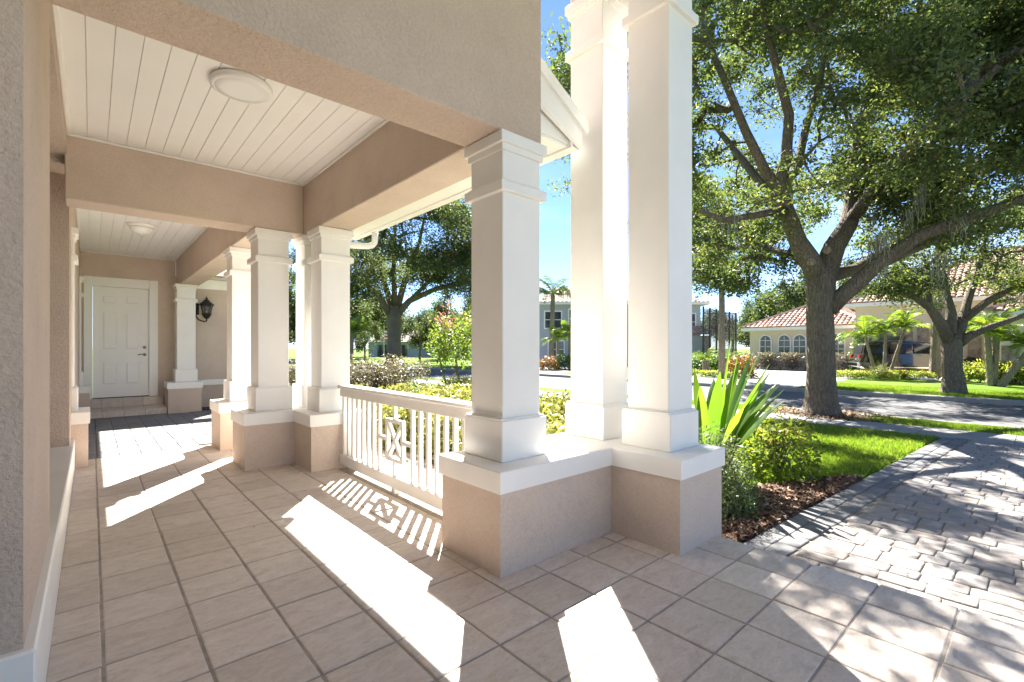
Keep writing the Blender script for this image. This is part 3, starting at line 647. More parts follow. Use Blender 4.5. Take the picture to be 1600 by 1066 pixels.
# ---- the large street oak on the verge
tb = px(1283, 653, 11.2); tb[2] = G-.05
trunk = [tb, tb+[0, 0, .12], tb+[0, 0, .35], tb+[0, 0, .8]]+P((1283,560,11.2),(1281,490,11.2),(1282,440,11.2),(1284,418,11.2))
LB = [(trunk, [.55,.41,.345,.305,.285,.28,.31,.27])]
l1p = P((1279,432,11.2),(1262,402,11.1),(1247,378,11.0),(1229,329,10.8),(1217,288,10.6),(1228,250,10.5),(1233,180,10.3),(1215,110,10.0),(1196,40,9.8),(1186,-60,9.6)); LB.append((l1p, [.25,.22,.19,.16,.14,.12,.10,.085,.065,.04]))
LB.append((P((1229,331,10.8),(1205,331,10.4),(1170,338,10.0),(1130,344,9.5),(1096,330,9.1)), radii(.115,.04,5)))
LB.append((P((1218,290,10.6),(1244,268,11.0),(1258,205,11.5),(1283,120,12.0),(1296,20,12.4)), radii(.12,.05,5)))
LB.append((P((1220,300,10.7),(1196,268,10.6),(1165,205,10.3),(1130,120,10.0),(1098,50,9.7)), radii(.13,.05,5)))
LB.append((P((1287,430,11.2),(1304,385,11.3),(1326,350,11.5),(1336,288,11.8),(1341,230,12.0),(1365,130,12.2),(1380,50,12.4),(1388,-70,12.5)), [.27,.23,.20,.17,.155,.13,.11,.06]))
LB.append((P((1294,484,11.15),(1316,462,11.0),(1342,440,10.85),(1370,414,10.6),(1400,392,10.3),(1443,366,10.0),(1510,342,9.6),(1600,311,9.2),(1720,270,8.8)), [.20,.185,.175,.155,.14,.125,.11,.09,.06]))
LB.append((P((1375,412,10.6),(1412,396,11.2),(1456,378,11.8),(1530,356,12.6)), radii(.13,.05,4)))
LB.append((P((1296,432,11.3),(1335,421,12.2),(1392,385,13.4),(1470,330,14.5)), radii(.17,.06,4)))
LB.append((P((1277,430,11.3),(1245,402,12.4),(1185,384,13.6),(1115,392,14.8)), radii(.14,.05,4)))
LB.append((P((1328,345,11.5),(1392,262,10.2),(1470,185,8.8),(1560,105,7.8)), radii(.15,.05,4)))
LB.append((P((1262,402,11.1),(1200,300,13.0),(1120,200,14.5),(1010,190,15.0)), radii(.15,.05,4)))
cl = np.concatenate([ell(1080, px(1310,160,11.6), (5.2,5.2,4.6), 0, .85, -.12), ell(230, px(985,110,10.6), (2.7,2.7,2.0), 1, .9, .1), ell(70, px(1010,260,12.4), (3.0,3.0,2.0), 1, .8, -.2), ell(340, px(1560,150,10.5), (3.4,3.4,3.2), 2, .95, -.15), ell(90, px(1150,400,12.0), (1.7,1.9,.95), 3, .9, -.4), ell(70, px(1400,300,11.6), (2.0,1.5,.9), 4, .9, -.4)])
dd = cl@np.array([ss, cc, 0])
uu = 800+F*(cl[:, 0]*cc-cl[:, 1]*ss)/dd; vv_ = CY-F*(cl[:, 2]-H)/dd
keep = (dd > 5.5) & (cl[:, 0] > 4.6) & ~((vv_ > 478) | ((uu > 1235) & (uu < 1420) & (vv_ > 395)) | ((uu > 1230) & (uu < 1330) & (vv_ > 300)) | ((uu < 868) & (vv_ < 500)) | ((uu > 1420) & (vv_ > 372)))
keep &= ~((cl[:, 1] > 5.2) & (cl[:, 0] > 10) & (rng.random(len(cl)) < .35))
grd = cl[:, :2]-((cl[:, 2]-.3)/math.tan(EL))[:, None]*np.array([math.sin(AZ), math.cos(AZ)])     # where each clump's shade falls: the sunlit openings seen in the photo
for gx_, gy_, gr_ in ((5.5,2.7,1.1),(4.3,2.2,.6),(7.6,2.7,.8),(9.6,2.0,.9),(9.0,4.2,1.3),(4.4,.9,.5),(5.6,.3,.5),(7.0,.9,.45),(8.6,.4,.5),(3.7,-.4,.5),(10.0,-.3,.5),(6.3,-.9,.6),(5.0,1.3,.4),(7.9,1.3,.4),(6.4,.6,.35),(9.4,.9,.4),(4.3,.1,.4)):
    keep &= ~(((grd-np.array([gx_, gy_]))**2).sum(1) < gr_**2)
oak = tree('oak_tree', (tb[0], tb[1], G), LB, cl[keep], 150, .55, (.108, .048), ('oak_bark', 'oak_leaf'), 'big spreading live oak on the verge beside the street, mossy limbs over the walk', 'tree', 'street oaks')
# pruning scars and hanging moss on the oak
for (u, v) in ((1267.5, 409), (1292, 391)):
    a = px(u, v, 10.88); d_ = -a/np.linalg.norm(a); d_[2] = 0
    sc = MB(); sc.tube([a-d_*.10, a+d_*.03, a+d_*.035], [.10, .088, .06], 12); sc.tube([a+d_*.03, a+d_*.037], [.055, .05], 10); sc.build('branch_scar', 'palm_bark', oak, smooth=True)
def moss(spots, parent, name='moss'):
    mv = []
    for (q, ln, n_) in spots:
        for k in range(n_):
            s_ = q+np.array([rng.normal(0, .09), rng.normal(0, .09), rng.normal(0, .03)]); a = rng.uniform(0, 6.28); w = rng.uniform(.004, .011); l_ = ln*rng.uniform(.3, 1.0)
            dx = np.array([math.cos(a)*w, math.sin(a)*w, 0]); prev = s_
            for s in range(5):
                nx_ = prev+np.array([rng.normal(0, .018), rng.normal(0, .018), -l_/5]); mv += [prev-dx, prev+dx, nx_+dx*(.9-.15*s), nx_-dx*(.9-.15*s)]; prev = nx_
    mv = np.array(mv); return link(name, mv, np.arange(len(mv)).reshape(-1, 4), 'moss_grey', parent)
moss([(px(1372,372,10.6), .95, 70), (px(1442,255,10.0), 1.2, 70), (px(1420,330,10.2), .6, 35), (px(1338,270,11.7), .6, 40), (px(1470,395,9.9), .9, 30), (px(1145,335,9.6), .7, 20), (px(1500,340,9.6), .5, 30), (px(1300,60,11.6), .6, 20), (px(1390,360,10.2), .5, 30), (px(1440,240,10.5), .5, 30), (px(1365,330,11), .5, 30)], oak)
# ---- second oak across the street
b2 = px(1490, 618, 16.2); b2[2] = G-.05
LB2 = [([b2, b2+[0,0,.12], b2+[0,0,.5]]+P((1488,575,16.2),(1487,540,16.2),(1488,524,16.2)), [.46,.37,.31,.275,.29,.24])]
for pts, a, b in (([(1484,535,16.2),(1470,506,16.1),(1452,480,16),(1425,462,15.8),(1392,450,15.6)], .2, .05), ([(1492,535,16.2),(1503,505,16.4),(1512,470,16.6),(1530,420,16.8),(1540,370,17)], .2, .05),
                  ([(1486,530,16.2),(1488,490,16.4),(1478,450,16.6),(1470,400,17)], .16, .05), ([(1495,540,16.2),(1515,525,16),(1545,512,15.7),(1580,500,15.4),(1640,478,15)], .16, .06),
                  ([(1505,500,16.4),(1545,470,16.2),(1600,440,16),(1660,420,16)], .14, .05), ([(1455,484,16),(1450,455,16.6),(1420,420,17.2)], .1, .04)):
    LB2.append((P(*pts), radii(a, b, len(pts))))
cl2 = np.concatenate([ell(260, px(1545,395,16.4), (4.2,4.2,2.0), 5, .8, -.2), ell(28, px(1412,440,16), (1.3,1.3,.5), 6, .9, -.4)])
oak2 = tree('oak_tree', (b2[0], b2[1], G), LB2, cl2, 130, .62, (.12, .055), ('oak_bark', 'oak_leaf'), 'smaller multi-limbed oak on the lawn strip across the street before the dark car', 'tree', 'street oaks')
moss([(px(1470,430,15.8), 1.3, 40), (px(1440,420,15.8), .6, 25), (px(1572,420,15.8), .8, 30)], oak2)
# ---- wide oak on the far lawn seen over the railing
b3 = px(616, 571, 45); b3[2] = G-.1
LB3 = [([b3, b3+[0,0,.4], b3+[0,0,1.2]]+P((616,530,45),(616,500,45),(617,478,45)), [1.15,.85,.68,.62,.72,.55])]
for pts, a, b in (([(611,495,45),(592,462,44),(572,445,43),(540,425,42),(505,415,41)], .38, .1), ([(622,490,45),(640,470,45),(680,452,45),(735,440,45),(790,430,45)], .36, .1), ([(614,485,45),(600,440,46),(585,390,47),(575,340,48)], .34, .1),
                  ([(620,485,45),(635,430,46),(655,380,47),(665,330,48)], .34, .1), ([(617,480,45),(615,420,43),(618,360,42)], .3, .1), ([(640,470,45),(690,420,44),(725,370,44)], .22, .08)):
    LB3.append((P(*pts), radii(a, b, len(pts))))
cl3 = np.concatenate([ell(480, px(630,372,45), (10.5,10.5,5.6), 7, .32, -.4), ell(120, px(545,425,43), (5.5,5.5,2.6), 8, .35, -.5), ell(130, px(715,425,44), (5.5,5.5,2.8), 9, .35, -.5)])
tree('oak_tree', (b3[0], b3[1], G), LB3, cl3, 130, 1.35, (.24, .11), ('oak_bark', 'oak_leaf_far'), 'wide dark oak with a thick forked trunk on the far lawn, seen over the railing', 'tree', 'street oaks', tip=.03)

# ---- generic trees for the skyline (prototypes in local coordinates, copied)
def proto_tree(name, h, rx, rz, trunk_r, ncl, per, leaf, mat, seed, group, label):
    root = tag(empty(name), label, 'tree', group); c0 = h-rz
    cl_ = ell(ncl, (0, 0, c0), (rx, rx, rz), seed, 2.2/rx, -.3, .3)
    lb = [([(0,0,-.3),(0,0,h*.15),(.1,0,c0-rz*.5),(0,.1,c0+rz*.3)], [trunk_r*1.3, trunk_r, trunk_r*.8, trunk_r*.4])]
    for k in range(5):
        a = k*1.257+seed; lb.append(([(0,0,c0-rz*.6),(rx*.35*math.cos(a),rx*.35*math.sin(a),c0-rz*.1),(rx*.7*math.cos(a),rx*.7*math.sin(a),c0+rz*.2)], [trunk_r*.55, trunk_r*.35, trunk_r*.12]))
    grow(lb, cl_, tip=.02).build('trunk', 'oak_bark', root, local=True, smooth=True)
    ci = np.repeat(np.arange(ncl), per); off = rng.normal(0, 1, (len(ci), 3)); off /= np.linalg.norm(off, axis=1)[:, None]; off *= rng.random((len(ci), 1))**.5*rx*.24
    tone = np.clip(rng.normal(.45, .18, ncl)[ci]+rng.normal(0, .15, len(ci)), 0, 1)
    v, f, r = leaf_quads(cl_[ci]+off, leaf, leaf*.5, .5, .2, tone); link('crown', v, f, mat, root, rnd=r, local=True); return root
def place(root, x, y, z=G, rz=0., s=1., label=None, first=False, sz=None):
    o = root if first else copy_tree(root)
    o.location = (x, y, z); o.rotation_euler = (0, 0, rz); o.scale = (s, s, sz or s)
    if label: o['label'] = label
    return o
ft = proto_tree('skyline_tree', 9, 4.4, 3.4, .28, 110, 90, .34, 'oak_leaf_far', 1., 'trees along the skyline', 'green tree in the distant row behind the houses')
fs = proto_tree('lawn_tree', 6.2, 2.2, 2.4, .13, 70, 90, .20, 'oak_leaf_far', 2., 'small trees on the far lawns', 'slim young tree on the far lawn right of the wide oak')
q = px(656, 565, 52); place(fs, q[0], q[1], first=True)
q = px(685, 556, 60); place(fs, q[0], q[1], rz=2, s=1.1, label='thin young tree on the far lawn before the pale blue house')
q = px(570, 556, 50); place(fs, q[0], q[1], rz=1, s=.8, label='low bushy tree on the far lawn left of the wide oak')
i = 0
for u, d, s, v_ in ((470,70,1.1,0),(510,62,1.2,0),(548,74,1.25,0),(588,90,1.3,0),(640,95,1.25,0),(690,88,1.2,0),(725,70,1.1,0),(770,85,1.3,0),(905,95,.9,0),(980,95,1.1,0),(1060,88,1.1,0),(1145,80,.95,0),(1178,70,.78,0),(1205,85,1.05,0),(1243,62,1.25,0),(1290,75,1.3,0),(1340,80,1.4,0),(1400,90,1.3,0),(1460,80,1.5,0),(1530,70,1.4,0),(1600,75,1.5,0),(1680,70,1.5,0),(430,60,1.2,0),(390,60,1.1,0)):
    q = px(u, 560, d); place(ft, q[0], q[1], rz=i*1.7, s=s, sz=s*(.85+.1*(i % 4)), first=(i == 0), label='rounded green tree rising close behind the cream house' if u == 1243 else None); i += 1

# ---- shrubs
def shrub(name, label, cat, rx, ry, h, n_, leaf, mat, group=None, stems=9, up=.6, shell=.45, stem_mat='oak_bark', z0=.05, lump=.18, flat_top=False, flowers=None):
    root = tag(empty(name), label, cat, group); k = rng.uniform(0, 6)
    p_ = rng.normal(0, 1, (n_, 3)); p_[:, 2] = np.abs(p_[:, 2])*.9; p_ /= np.linalg.norm(p_, axis=1)[:, None]
    rad = rng.uniform(shell, 1, (n_, 1))**.6*(1+lump*gate(p_, 2.6, k)[:, None]*.5)
    if flat_top: p_ = np.sign(p_)*np.abs(p_)**.55
    p_ = p_*rad*np.array([rx, ry, h-z0]); p_[:, 2] += z0
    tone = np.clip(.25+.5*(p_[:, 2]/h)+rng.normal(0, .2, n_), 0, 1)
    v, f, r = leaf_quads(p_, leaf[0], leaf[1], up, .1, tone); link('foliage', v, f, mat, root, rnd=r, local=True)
    sm = MB()
    for s in range(stems):
        a = rng.uniform(0, 6.28); e = rng.uniform(.35, .9); sm.tube([(0,0,-.04),(rx*e*.35*math.cos(a),ry*e*.35*math.sin(a),h*.35),(rx*e*.8*math.cos(a),ry*e*.8*math.sin(a),h*rng.uniform(.6,.85))], [.012,.009,.004], 5, cap=False)
    sm.build('stem', stem_mat, root, local=True)
    if flowers:
        c = p_[p_[:, 2] > h*.6]; c = c[rng.choice(len(c), min(len(c), flowers[1]))]*1.03
        ci = np.repeat(np.arange(len(c)), 26); pts = c[ci]+rng.normal(0, flowers[2], (len(ci), 3))*[1, 1, 1.3]
        v, f, r = leaf_quads(pts, .05, .04, .3); link('blossom', v, f, flowers[0], root, rnd=r, local=True)
    return root
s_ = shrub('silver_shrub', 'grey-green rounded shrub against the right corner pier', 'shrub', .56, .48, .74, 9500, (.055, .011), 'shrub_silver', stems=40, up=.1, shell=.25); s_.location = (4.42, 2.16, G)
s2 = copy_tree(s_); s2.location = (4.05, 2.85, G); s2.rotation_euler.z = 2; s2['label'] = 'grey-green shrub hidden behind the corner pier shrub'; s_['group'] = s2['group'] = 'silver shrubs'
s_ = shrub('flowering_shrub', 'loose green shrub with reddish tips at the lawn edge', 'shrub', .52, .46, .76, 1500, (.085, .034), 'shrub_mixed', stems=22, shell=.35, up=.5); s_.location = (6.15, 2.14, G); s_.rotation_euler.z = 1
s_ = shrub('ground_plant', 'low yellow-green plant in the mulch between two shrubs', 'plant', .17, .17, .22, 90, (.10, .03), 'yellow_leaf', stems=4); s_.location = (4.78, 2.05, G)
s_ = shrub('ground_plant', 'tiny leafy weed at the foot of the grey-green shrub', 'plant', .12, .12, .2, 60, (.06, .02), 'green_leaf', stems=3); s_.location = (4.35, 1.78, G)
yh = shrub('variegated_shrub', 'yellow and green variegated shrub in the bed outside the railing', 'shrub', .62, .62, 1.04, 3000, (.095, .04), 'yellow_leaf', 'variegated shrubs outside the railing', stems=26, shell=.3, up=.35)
i = 0
for (x, y) in [(3.55,3.35),(3.5,4.2),(3.6,5.05),(3.5,5.9),(3.55,6.8),(4.5,3.6),(4.55,4.5),(4.5,5.4),(4.6,6.3),(4.6,7.3),(3.5,7.9),(5.5,5.2),(5.5,6.3),(5.5,7.4),(5.6,8.6),(4.6,8.6),(6.5,8.0),(6.6,9.3),(3.9,9.2)]:
    place(yh, x+rng.normal(0, .06), y+rng.normal(0, .06), G, i*2.1, rng.uniform(.9, 1.08), first=(i == 0), sz=rng.uniform(.86, 1.0)); i += 1
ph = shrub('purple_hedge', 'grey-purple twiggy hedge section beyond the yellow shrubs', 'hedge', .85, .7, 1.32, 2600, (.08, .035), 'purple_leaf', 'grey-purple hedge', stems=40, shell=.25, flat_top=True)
i = 0
for u in (470, 505, 540, 572, 600, 624):
    q = px(u, 580, 13.4+.2*(i % 2)); place(ph, q[0], q[1], G, i, 1., first=(i == 0)); i += 1
# crape myrtle
cmx = px(712, 560, 12.5)
cp = tag(empty('crape_myrtle', (cmx[0], cmx[1], G)), 'pink-flowering crape myrtle with yellow-green leaves behind the first column', 'tree')
clm = ell(46, (cmx[0], cmx[1], 1.55), (.85, .85, .75), 3, 1.5, -.6, .2)
clm2 = ell(8, (cmx[0]-.1, cmx[1], 2.1), (.5, .5, .3), 3, 1.5, -.6, .2)
grow([([(cmx[0],cmx[1],G-.05),(cmx[0]+.1,cmx[1],.5),(cmx[0],cmx[1],1.1)], [.05,.04,.025]), ([(cmx[0],cmx[1],G),(cmx[0]-.25,cmx[1]+.1,.5),(cmx[0]-.4,cmx[1]+.2,1.2)], [.04,.03,.02])], np.concatenate([clm, clm2]), seg=.3, tip=.006).build('trunk', 'oak_bark', cp)
ci = np.repeat(np.arange(len(clm)), 60); v, f, r = leaf_quads(clm[ci]+rng.normal(0, .14, (len(ci), 3)), .085, .04, .4, .2, np.clip(rng.normal(.4, .18, len(ci)), 0, .85)); link('crown', v, f, 'shrub_mixed', cp, rnd=r)
fl = np.concatenate([clm2, clm[clm[:, 2] > 1.9]])[::2]; ci = np.repeat(np.arange(len(fl)), 34); v, f, r = leaf_quads(fl[ci]+rng.normal(0, .09, (len(ci), 3))*[1,1,1.3]+[0,0,.12], .05, .045, .2); link('blossom', v, f, 'pink_flower', cp, rnd=r)
# courtyard shrubs by the lantern wall
s_ = shrub('dark_shrub', 'dark green leafy shrub beneath the wall lantern', 'shrub', .42, .42, 1.35, 700, (.12, .055), 'green_leaf', stems=14, shell=.1); s_.location = (2.75, 11.5, G)
st2 = tag(empty('garden_light', (2.25, 11.2, G)), 'slim garden stake light with a dark head beside the courtyard shrub', 'garden light')
MB().tube([(2.25,11.2,G-.05),(2.25,11.2,.72)], .012, 8).build('stake', 'white_trim', st2); MB().lathe([(.05,.70),(.06,.74),(.06,.90),(.03,.95)], 2.25, 11.2, 10).build('lamp_head', 'metal_dark', st2)
mbed = MB().add([(1.95,8.0,-.02),(4.3,8.0,-.02),(4.3,13.34,-.02),(1.95,13.34,-.02)], [(0,1,2,3)]); structure(mbed.build('planting_bed', 'soil'), 'dark planting bed below the lantern wall')
for i, (u, d, s) in enumerate(((560,26,1.25),(470,16,1.3),(455,18,1.5))):
    pass
# ---- strap-leaved lily beside the corner pier
lily = tag(empty('strap_plant', (5.35, 2.62, G)), 'large plant with broad bright green strap leaves beside the corner pier', 'plant')
def strap(az, lean, ln, wd, bend, r0):
    v = []; f = []; r = []; n_ = 11; p_ = np.zeros(3); p_[0], p_[1] = .05*math.cos(az), .05*math.sin(az); el = math.pi/2-lean*.82; bend = bend*.85
    side = np.array([-math.sin(az), math.cos(az), 0])
    for i in range(n_+1):
        t = i/n_; w = 1.22*wd*(.55+.9*t)*(1-t**2.6)**.9*.5 + .003
        e = el-bend*t**1.8; fw = np.array([math.cos(az)*math.cos(e), math.sin(az)*math.cos(e), math.sin(e)]); nn = np.cross(fw, side)
        tw = .25*math.sin(3*t+az)
        s2_ = side*math.cos(tw)+nn*math.sin(tw)
        v += [p_-s2_*w-nn*w*.28*0+nn*(-w*.3), p_, p_+s2_*w+nn*(-w*.3)]; r += [r0+.15*t]*3; p_ = p_+fw*ln/n_
        if i: b = (i-1)*3; f += [(b,b+1,b+4,b+3),(b+1,b+2,b+5,b+4)]
    return v, f, r
lv = [(math.radians(a), l, ln, w, b) for a, l, ln, w, b in [(-62,.50,1.35,.135,.50),(-48,.28,1.58,.14,.22),(-70,.55,1.35,.13,.5),(-30,.62,1.45,.13,.6),(-10,.35,1.5,.13,.4),(20,.5,1.4,.13,.6),(60,.45,1.4,.13,.6),(100,.5,1.35,.13,.6),(118,.30,1.62,.15,.2),(128,.45,1.5,.14,.35),(135,.66,1.4,.14,.6),(150,.3,1.5,.14,.3),(175,.55,1.3,.13,.7),(-100,.42,1.45,.14,.45),(-85,.12,1.7,.14,.12),(-125,.55,1.2,.13,.6),(-140,.3,1.4,.13,.4),(200,.4,1.3,.13,.5),(-55,.62,1.25,.12,.6),(140,.7,1.15,.12,.7),(-66,.38,1.5,.13,.35),(122,.15,1.66,.14,.15),(-40,.5,1.3,.12,.6)]]
lv += [(math.radians(a), l, ln, .11, l*.9) for a, l, ln in zip((-95,-75,-58,-35,105,125,145,165,-110,-15,85,40), (.2,.3,.42,.5,.25,.4,.5,.3,.5,.45,.3,.4), (1.5,1.6,1.45,1.35,1.55,1.5,1.35,1.4,1.3,1.4,1.5,1.4))]
for a in lv:
    v, f, r = strap(*a, rng.uniform(.1, .8)); o = link('leaf', v, f, 'strap_leaf', lily, rnd=np.clip(r, 0, 1), local=True, smooth=True); o.location = (0, 0, 0)

# ---- palms
def frond_mesh(name, ln, nl, ll, lw, mat, droop=1.0, vshape=.5):
    v = []; r = []; n_ = 12; p_ = np.zeros(3); e = .9; pts = []
    for i in range(n_+1): pts.append(p_.copy()); e_ = e-droop*(i/n_)**1.3*1.5; p_ = p_+np.array([math.cos(e_), 0, math.sin(e_)])*ln/n_
    pts = np.array(pts); b = MB().tube(pts[::2], list(np.linspace(.018, .004, len(pts[::2]))), 5, r=.8, cap=False); v = list(b.v); f = list(b.f); r = list(b.r)
    for k in range(nl):
        t = .12+.88*k/nl; i = min(int(t*n_), n_-1); c = pts[i]+(pts[i+1]-pts[i])*(t*n_-i); fw = pts[i+1]-pts[i]; fw = fw/np.linalg.norm(fw)
        for sd in (-1, 1):
            L_ = ll*math.sin(math.pi*min(1, .18+.82*t))**.6*rng.uniform(.85, 1.1)+.05; d_ = fw*.55+np.array([0, sd*.8, 0])+np.array([0, 0, vshape*.5-.6*rng.random()*droop]); d_ /= np.linalg.norm(d_)
            up_ = np.cross(d_, fw); wv = fw*lw*.5; q = len(v); v += [c-wv, c+wv, c+d_*L_*.6+wv*.8-np.array([0,0,.05*L_]), c+d_*L_-np.array([0,0,.22*L_])]; f.append((q, q+1, q+2, q+3)); r += [min(1, max(0, rng.normal(.5, .2)))]*4
    me = bpy.data.meshes.new(name); me.from_pydata([tuple(q) for q in v], [], f); at = me.attributes.new('rnd', 'FLOAT', 'POINT'); at.data.foreach_set('value', np.array(r, np.float32)); me.materials.append(MATS[mat]); return me
FR = {'pygmy': frond_mesh('frond', 1.5, 26, .34, .035, 'palm_leaf', .95), 'queen': frond_mesh('frond', 2.6, 30, .62, .05, 'palm_blue', 1.1)}
def palm(label, base, top, r0, r1, kind, nf, s=1., group=None, bendv=(0,0,0)):
    base, top = V3(base), V3(top); root = tag(empty('palm_tree', tuple(base)), label, 'palm', group)
    pts = [base+(top-base)*t+V3(bendv)*math.sin(math.pi*t) for t in np.linspace(0, 1, 14)]; rad = [r0+(r1-r0)*t+(.012 if i % 2 else 0) for i, t in enumerate(np.linspace(0, 1, 14))]
    MB().tube(pts, rad, 10).build('trunk', 'palm_bark', root)
    for k in range(nf):
        o = bpy.data.objects.new('frond', FR[kind]); COL.objects.link(o); o.parent = root; o.location = top-base
        el_ = rng.uniform(-.75, .55) if k % 3 else rng.uniform(-.2, .7)
        o.rotation_euler = (rng.normal(0, .15), el_, k*2.4+rng.normal(0, .2)); o.scale = (s*rng.uniform(.85, 1.1),)*3
    return root
def gp(u, d): q = px(u, 560, d); q[2] = G; return q
def tp(u, v, d): return px(u, v, d)
palm('left stem of the three small palms in the island bed before the dark car', gp(1370,24.5), tp(1352,527,24.5), .075, .06, 'pygmy', 15, .95, 'small palms in the island bed')
palm('upright middle one of the three small palms before the dark car', gp(1381,24.5), tp(1384,520,24.5), .075, .06, 'pygmy', 15, .95, 'small palms in the island bed')
palm('right-leaning one of the three small palms before the dark car', gp(1388,24.3), tp(1413,516,24.3), .075, .06, 'pygmy', 15, .95, 'small palms in the island bed')
palm('tall straight grey palm trunk standing between the two street oaks', gp(1463,23.5), tp(1470,385,23.5), .30, .20, 'queen', 10, .8)
palm('left stem of the palm clump at the right edge before the garage', gp(1548,19.5), tp(1542,524,19.5), .13, .10, 'pygmy', 14, 1.0, 'palm clump by the garage')
palm('right stem of the palm clump at the right edge before the garage', gp(1552,19.5), tp(1557,520,19.5), .13, .10, 'pygmy', 14, 1.0, 'palm clump by the garage')
palm('low palm trunk leaning out to the right of the palm clump', gp(1562,19.3), tp(1612,545,18.8), .15, .12, 'pygmy', 14, 1.0, 'palm clump by the garage')
palm('tall feathery palm before the grey two-storey house', gp(861,40), tp(864,462,40), .24, .17, 'queen', 16, 1.0)
palm('small bushy palm left of the grey house door', gp(872,37), tp(872,532,37), .12, .10, 'pygmy', 13, 1.1, 'small palms before the grey house')
palm('small bushy palm before the grey house, nearest the white column', gp(889,36), tp(890,527,36), .12, .10, 'pygmy', 13, 1.15, 'small palms before the grey house')
palm('small palm on the driveway corner behind the strap-leaved plant', gp(1103,27), tp(1103,563,27), .2, .2, 'pygmy', 12, .7)
palm('yellow-green palm on the far lawn beside the second pair of columns', gp(549,30), tp(551,522,30), .1, .08, 'pygmy', 16, 1.1)
# ---- low planting round the far houses
gs = shrub('clipped_shrub', 'round dark green clipped shrub at the grey house driveway', 'shrub', 1.0, .9, 1.25, 1500, (.14, .07), 'green_leaf', 'clipped shrubs', stems=8)
q = gp(884,34); place(gs, q[0], q[1], first=True)
cr_ = shrub('croton_shrub', 'orange and red croton shrub beside the grey house palm', 'shrub', .75, .75, 1.05, 1100, (.16, .06), 'croton_leaf', 'croton shrubs', stems=8)
q = gp(858,33); place(cr_, q[0], q[1], first=True)
q = gp(1157,25); place(cr_, q[0], q[1], s=1.15, label='orange croton shrub at the end of the clipped hedge by the driveway')
hg = shrub('clipped_hedge', 'section of low clipped hedge under the arched windows of the cream house', 'hedge', 1.3, .6, 1.25, 2200, (.12, .05), 'purple_leaf', 'hedge under the arched windows', stems=8, flat_top=True, shell=.6)
i = 0
ORD = ['first', 'second', 'third', 'fourth', 'fifth', 'sixth']
for y in np.linspace(9.4, 15.6, 5): place(hg, 36.4, float(y), rz=math.pi/2, first=(i == 0), label='low clipped hedge under the arched windows, %s section from its right end' % ORD[i]); i += 1
hl = shrub('border_hedge', 'low light green border hedge of the island bed before the dark car', 'hedge', .9, .5, .46, 1300, (.10, .045), 'shrub_mixed', 'island bed hedge', stems=6, flat_top=True, shell=.5)
i = 0
for u in (1328, 1347, 1366, 1392, 1410, 1427): q = gp(u, 24.0-.3*(i % 2)); place(hl, q[0], q[1], rz=i, first=(i == 0), label='low hedge of the island bed before the dark car, %s from the left' % ORD[i]); i += 1
for i, (u, d, s) in enumerate(((1530,21,1.2),(1575,20.5,1.3),(1600,20,1.2),(1625,20,1.2))):
    q = gp(u, d); place(hl, q[0], q[1], rz=u, s=s, sz=1.7*s, label='light green shrub in the bed by the garage palms, %s from the left' % ORD[i])['group'] = 'shrubs by the garage palms'
for i, (u, d, s, mm) in enumerate(((1100,31,1.5,0),(1122,30,1.5,0),(1140,29.5,1.4,0))):
    q = gp(u, d); place(gs, q[0], q[1], rz=u, s=s, sz=1.1, label='dark green hedge shrub in front of the pool screen, %s from the left' % ORD[i])['group'] = 'hedge by the pool screen'
for i, (u, d) in enumerate(((1098,25.5),(1118,25),(1138,24.6))):
    q = gp(u, d); place(hl, q[0], q[1], rz=u, s=.9, label='low clipped border shrub beside the driveway corner, %s from the left' % ORD[i])['group'] = 'driveway corner shrubs'
cyp = shrub('column_shrub', 'tall dark green clipped shrub beside the cream house entry', 'shrub', .55, .55, 3.1, 1700, (.14, .06), 'green_leaf', stems=6); q = gp(1342,29.5); cyp.location = (q[0], q[1], G)
fgr = shrub('fountain_grass', 'pale tuft of ornamental grass at the car wheel', 'grass tuft', .5, .5, .75, 600, (.45, .012), 'yellow_leaf', stems=3, up=-.3); q = gp(1375,23.6); fgr.location = (q[0], q[1], G)
rk_ = tag(empty('rock_ring', tuple(gp(1463,23.3))), 'ring of pale stones round the tall palm trunk', 'stones'); q = gp(1463,23.3)
for k in range(16):
    a = k*.3927; b = MB(); b.lathe([(.03,-.03),(.16,.0),(.17,.08),(.09,.15)], 0, 0, 7); o = b.build('stone', 'rock_white', rk_, local=True); o.location = (1.0*math.cos(a), 1.0*math.sin(a), 0); o.scale = (rng.uniform(.7,1.2), rng.uniform(.7,1.2), rng.uniform(.7,1.3)); o.rotation_euler.z = a*2
MB().prism([(q[0]+1.3*math.cos(t), q[1]+1.3*math.sin(t)) for t in np.linspace(0, 6.283, 18)[:-1]], G-.02, G+.02).build('mulch_ring', 'soil', rk_)
tt = px(1128, 560, 24)
th = tree('slim_tree', (tt[0], tt[1], G), [([(tt[0],tt[1],G-.1)]+P((1128,520,24),(1128,470,24),(1126,420,24),(1130,360,23.6)), [.18,.15,.14,.12,.08])], np.concatenate([ell(60, px(1126,405,24), (2.4,2.4,1.2), 3, 1.), ell(150, px(1150,320,23), (4.0,4.0,2.0), 5, .6)]), 100, .75, (.17,.085), ('palm_bark','oak_leaf'), 'slim straight-trunked tree on the grass beside the pool screen')

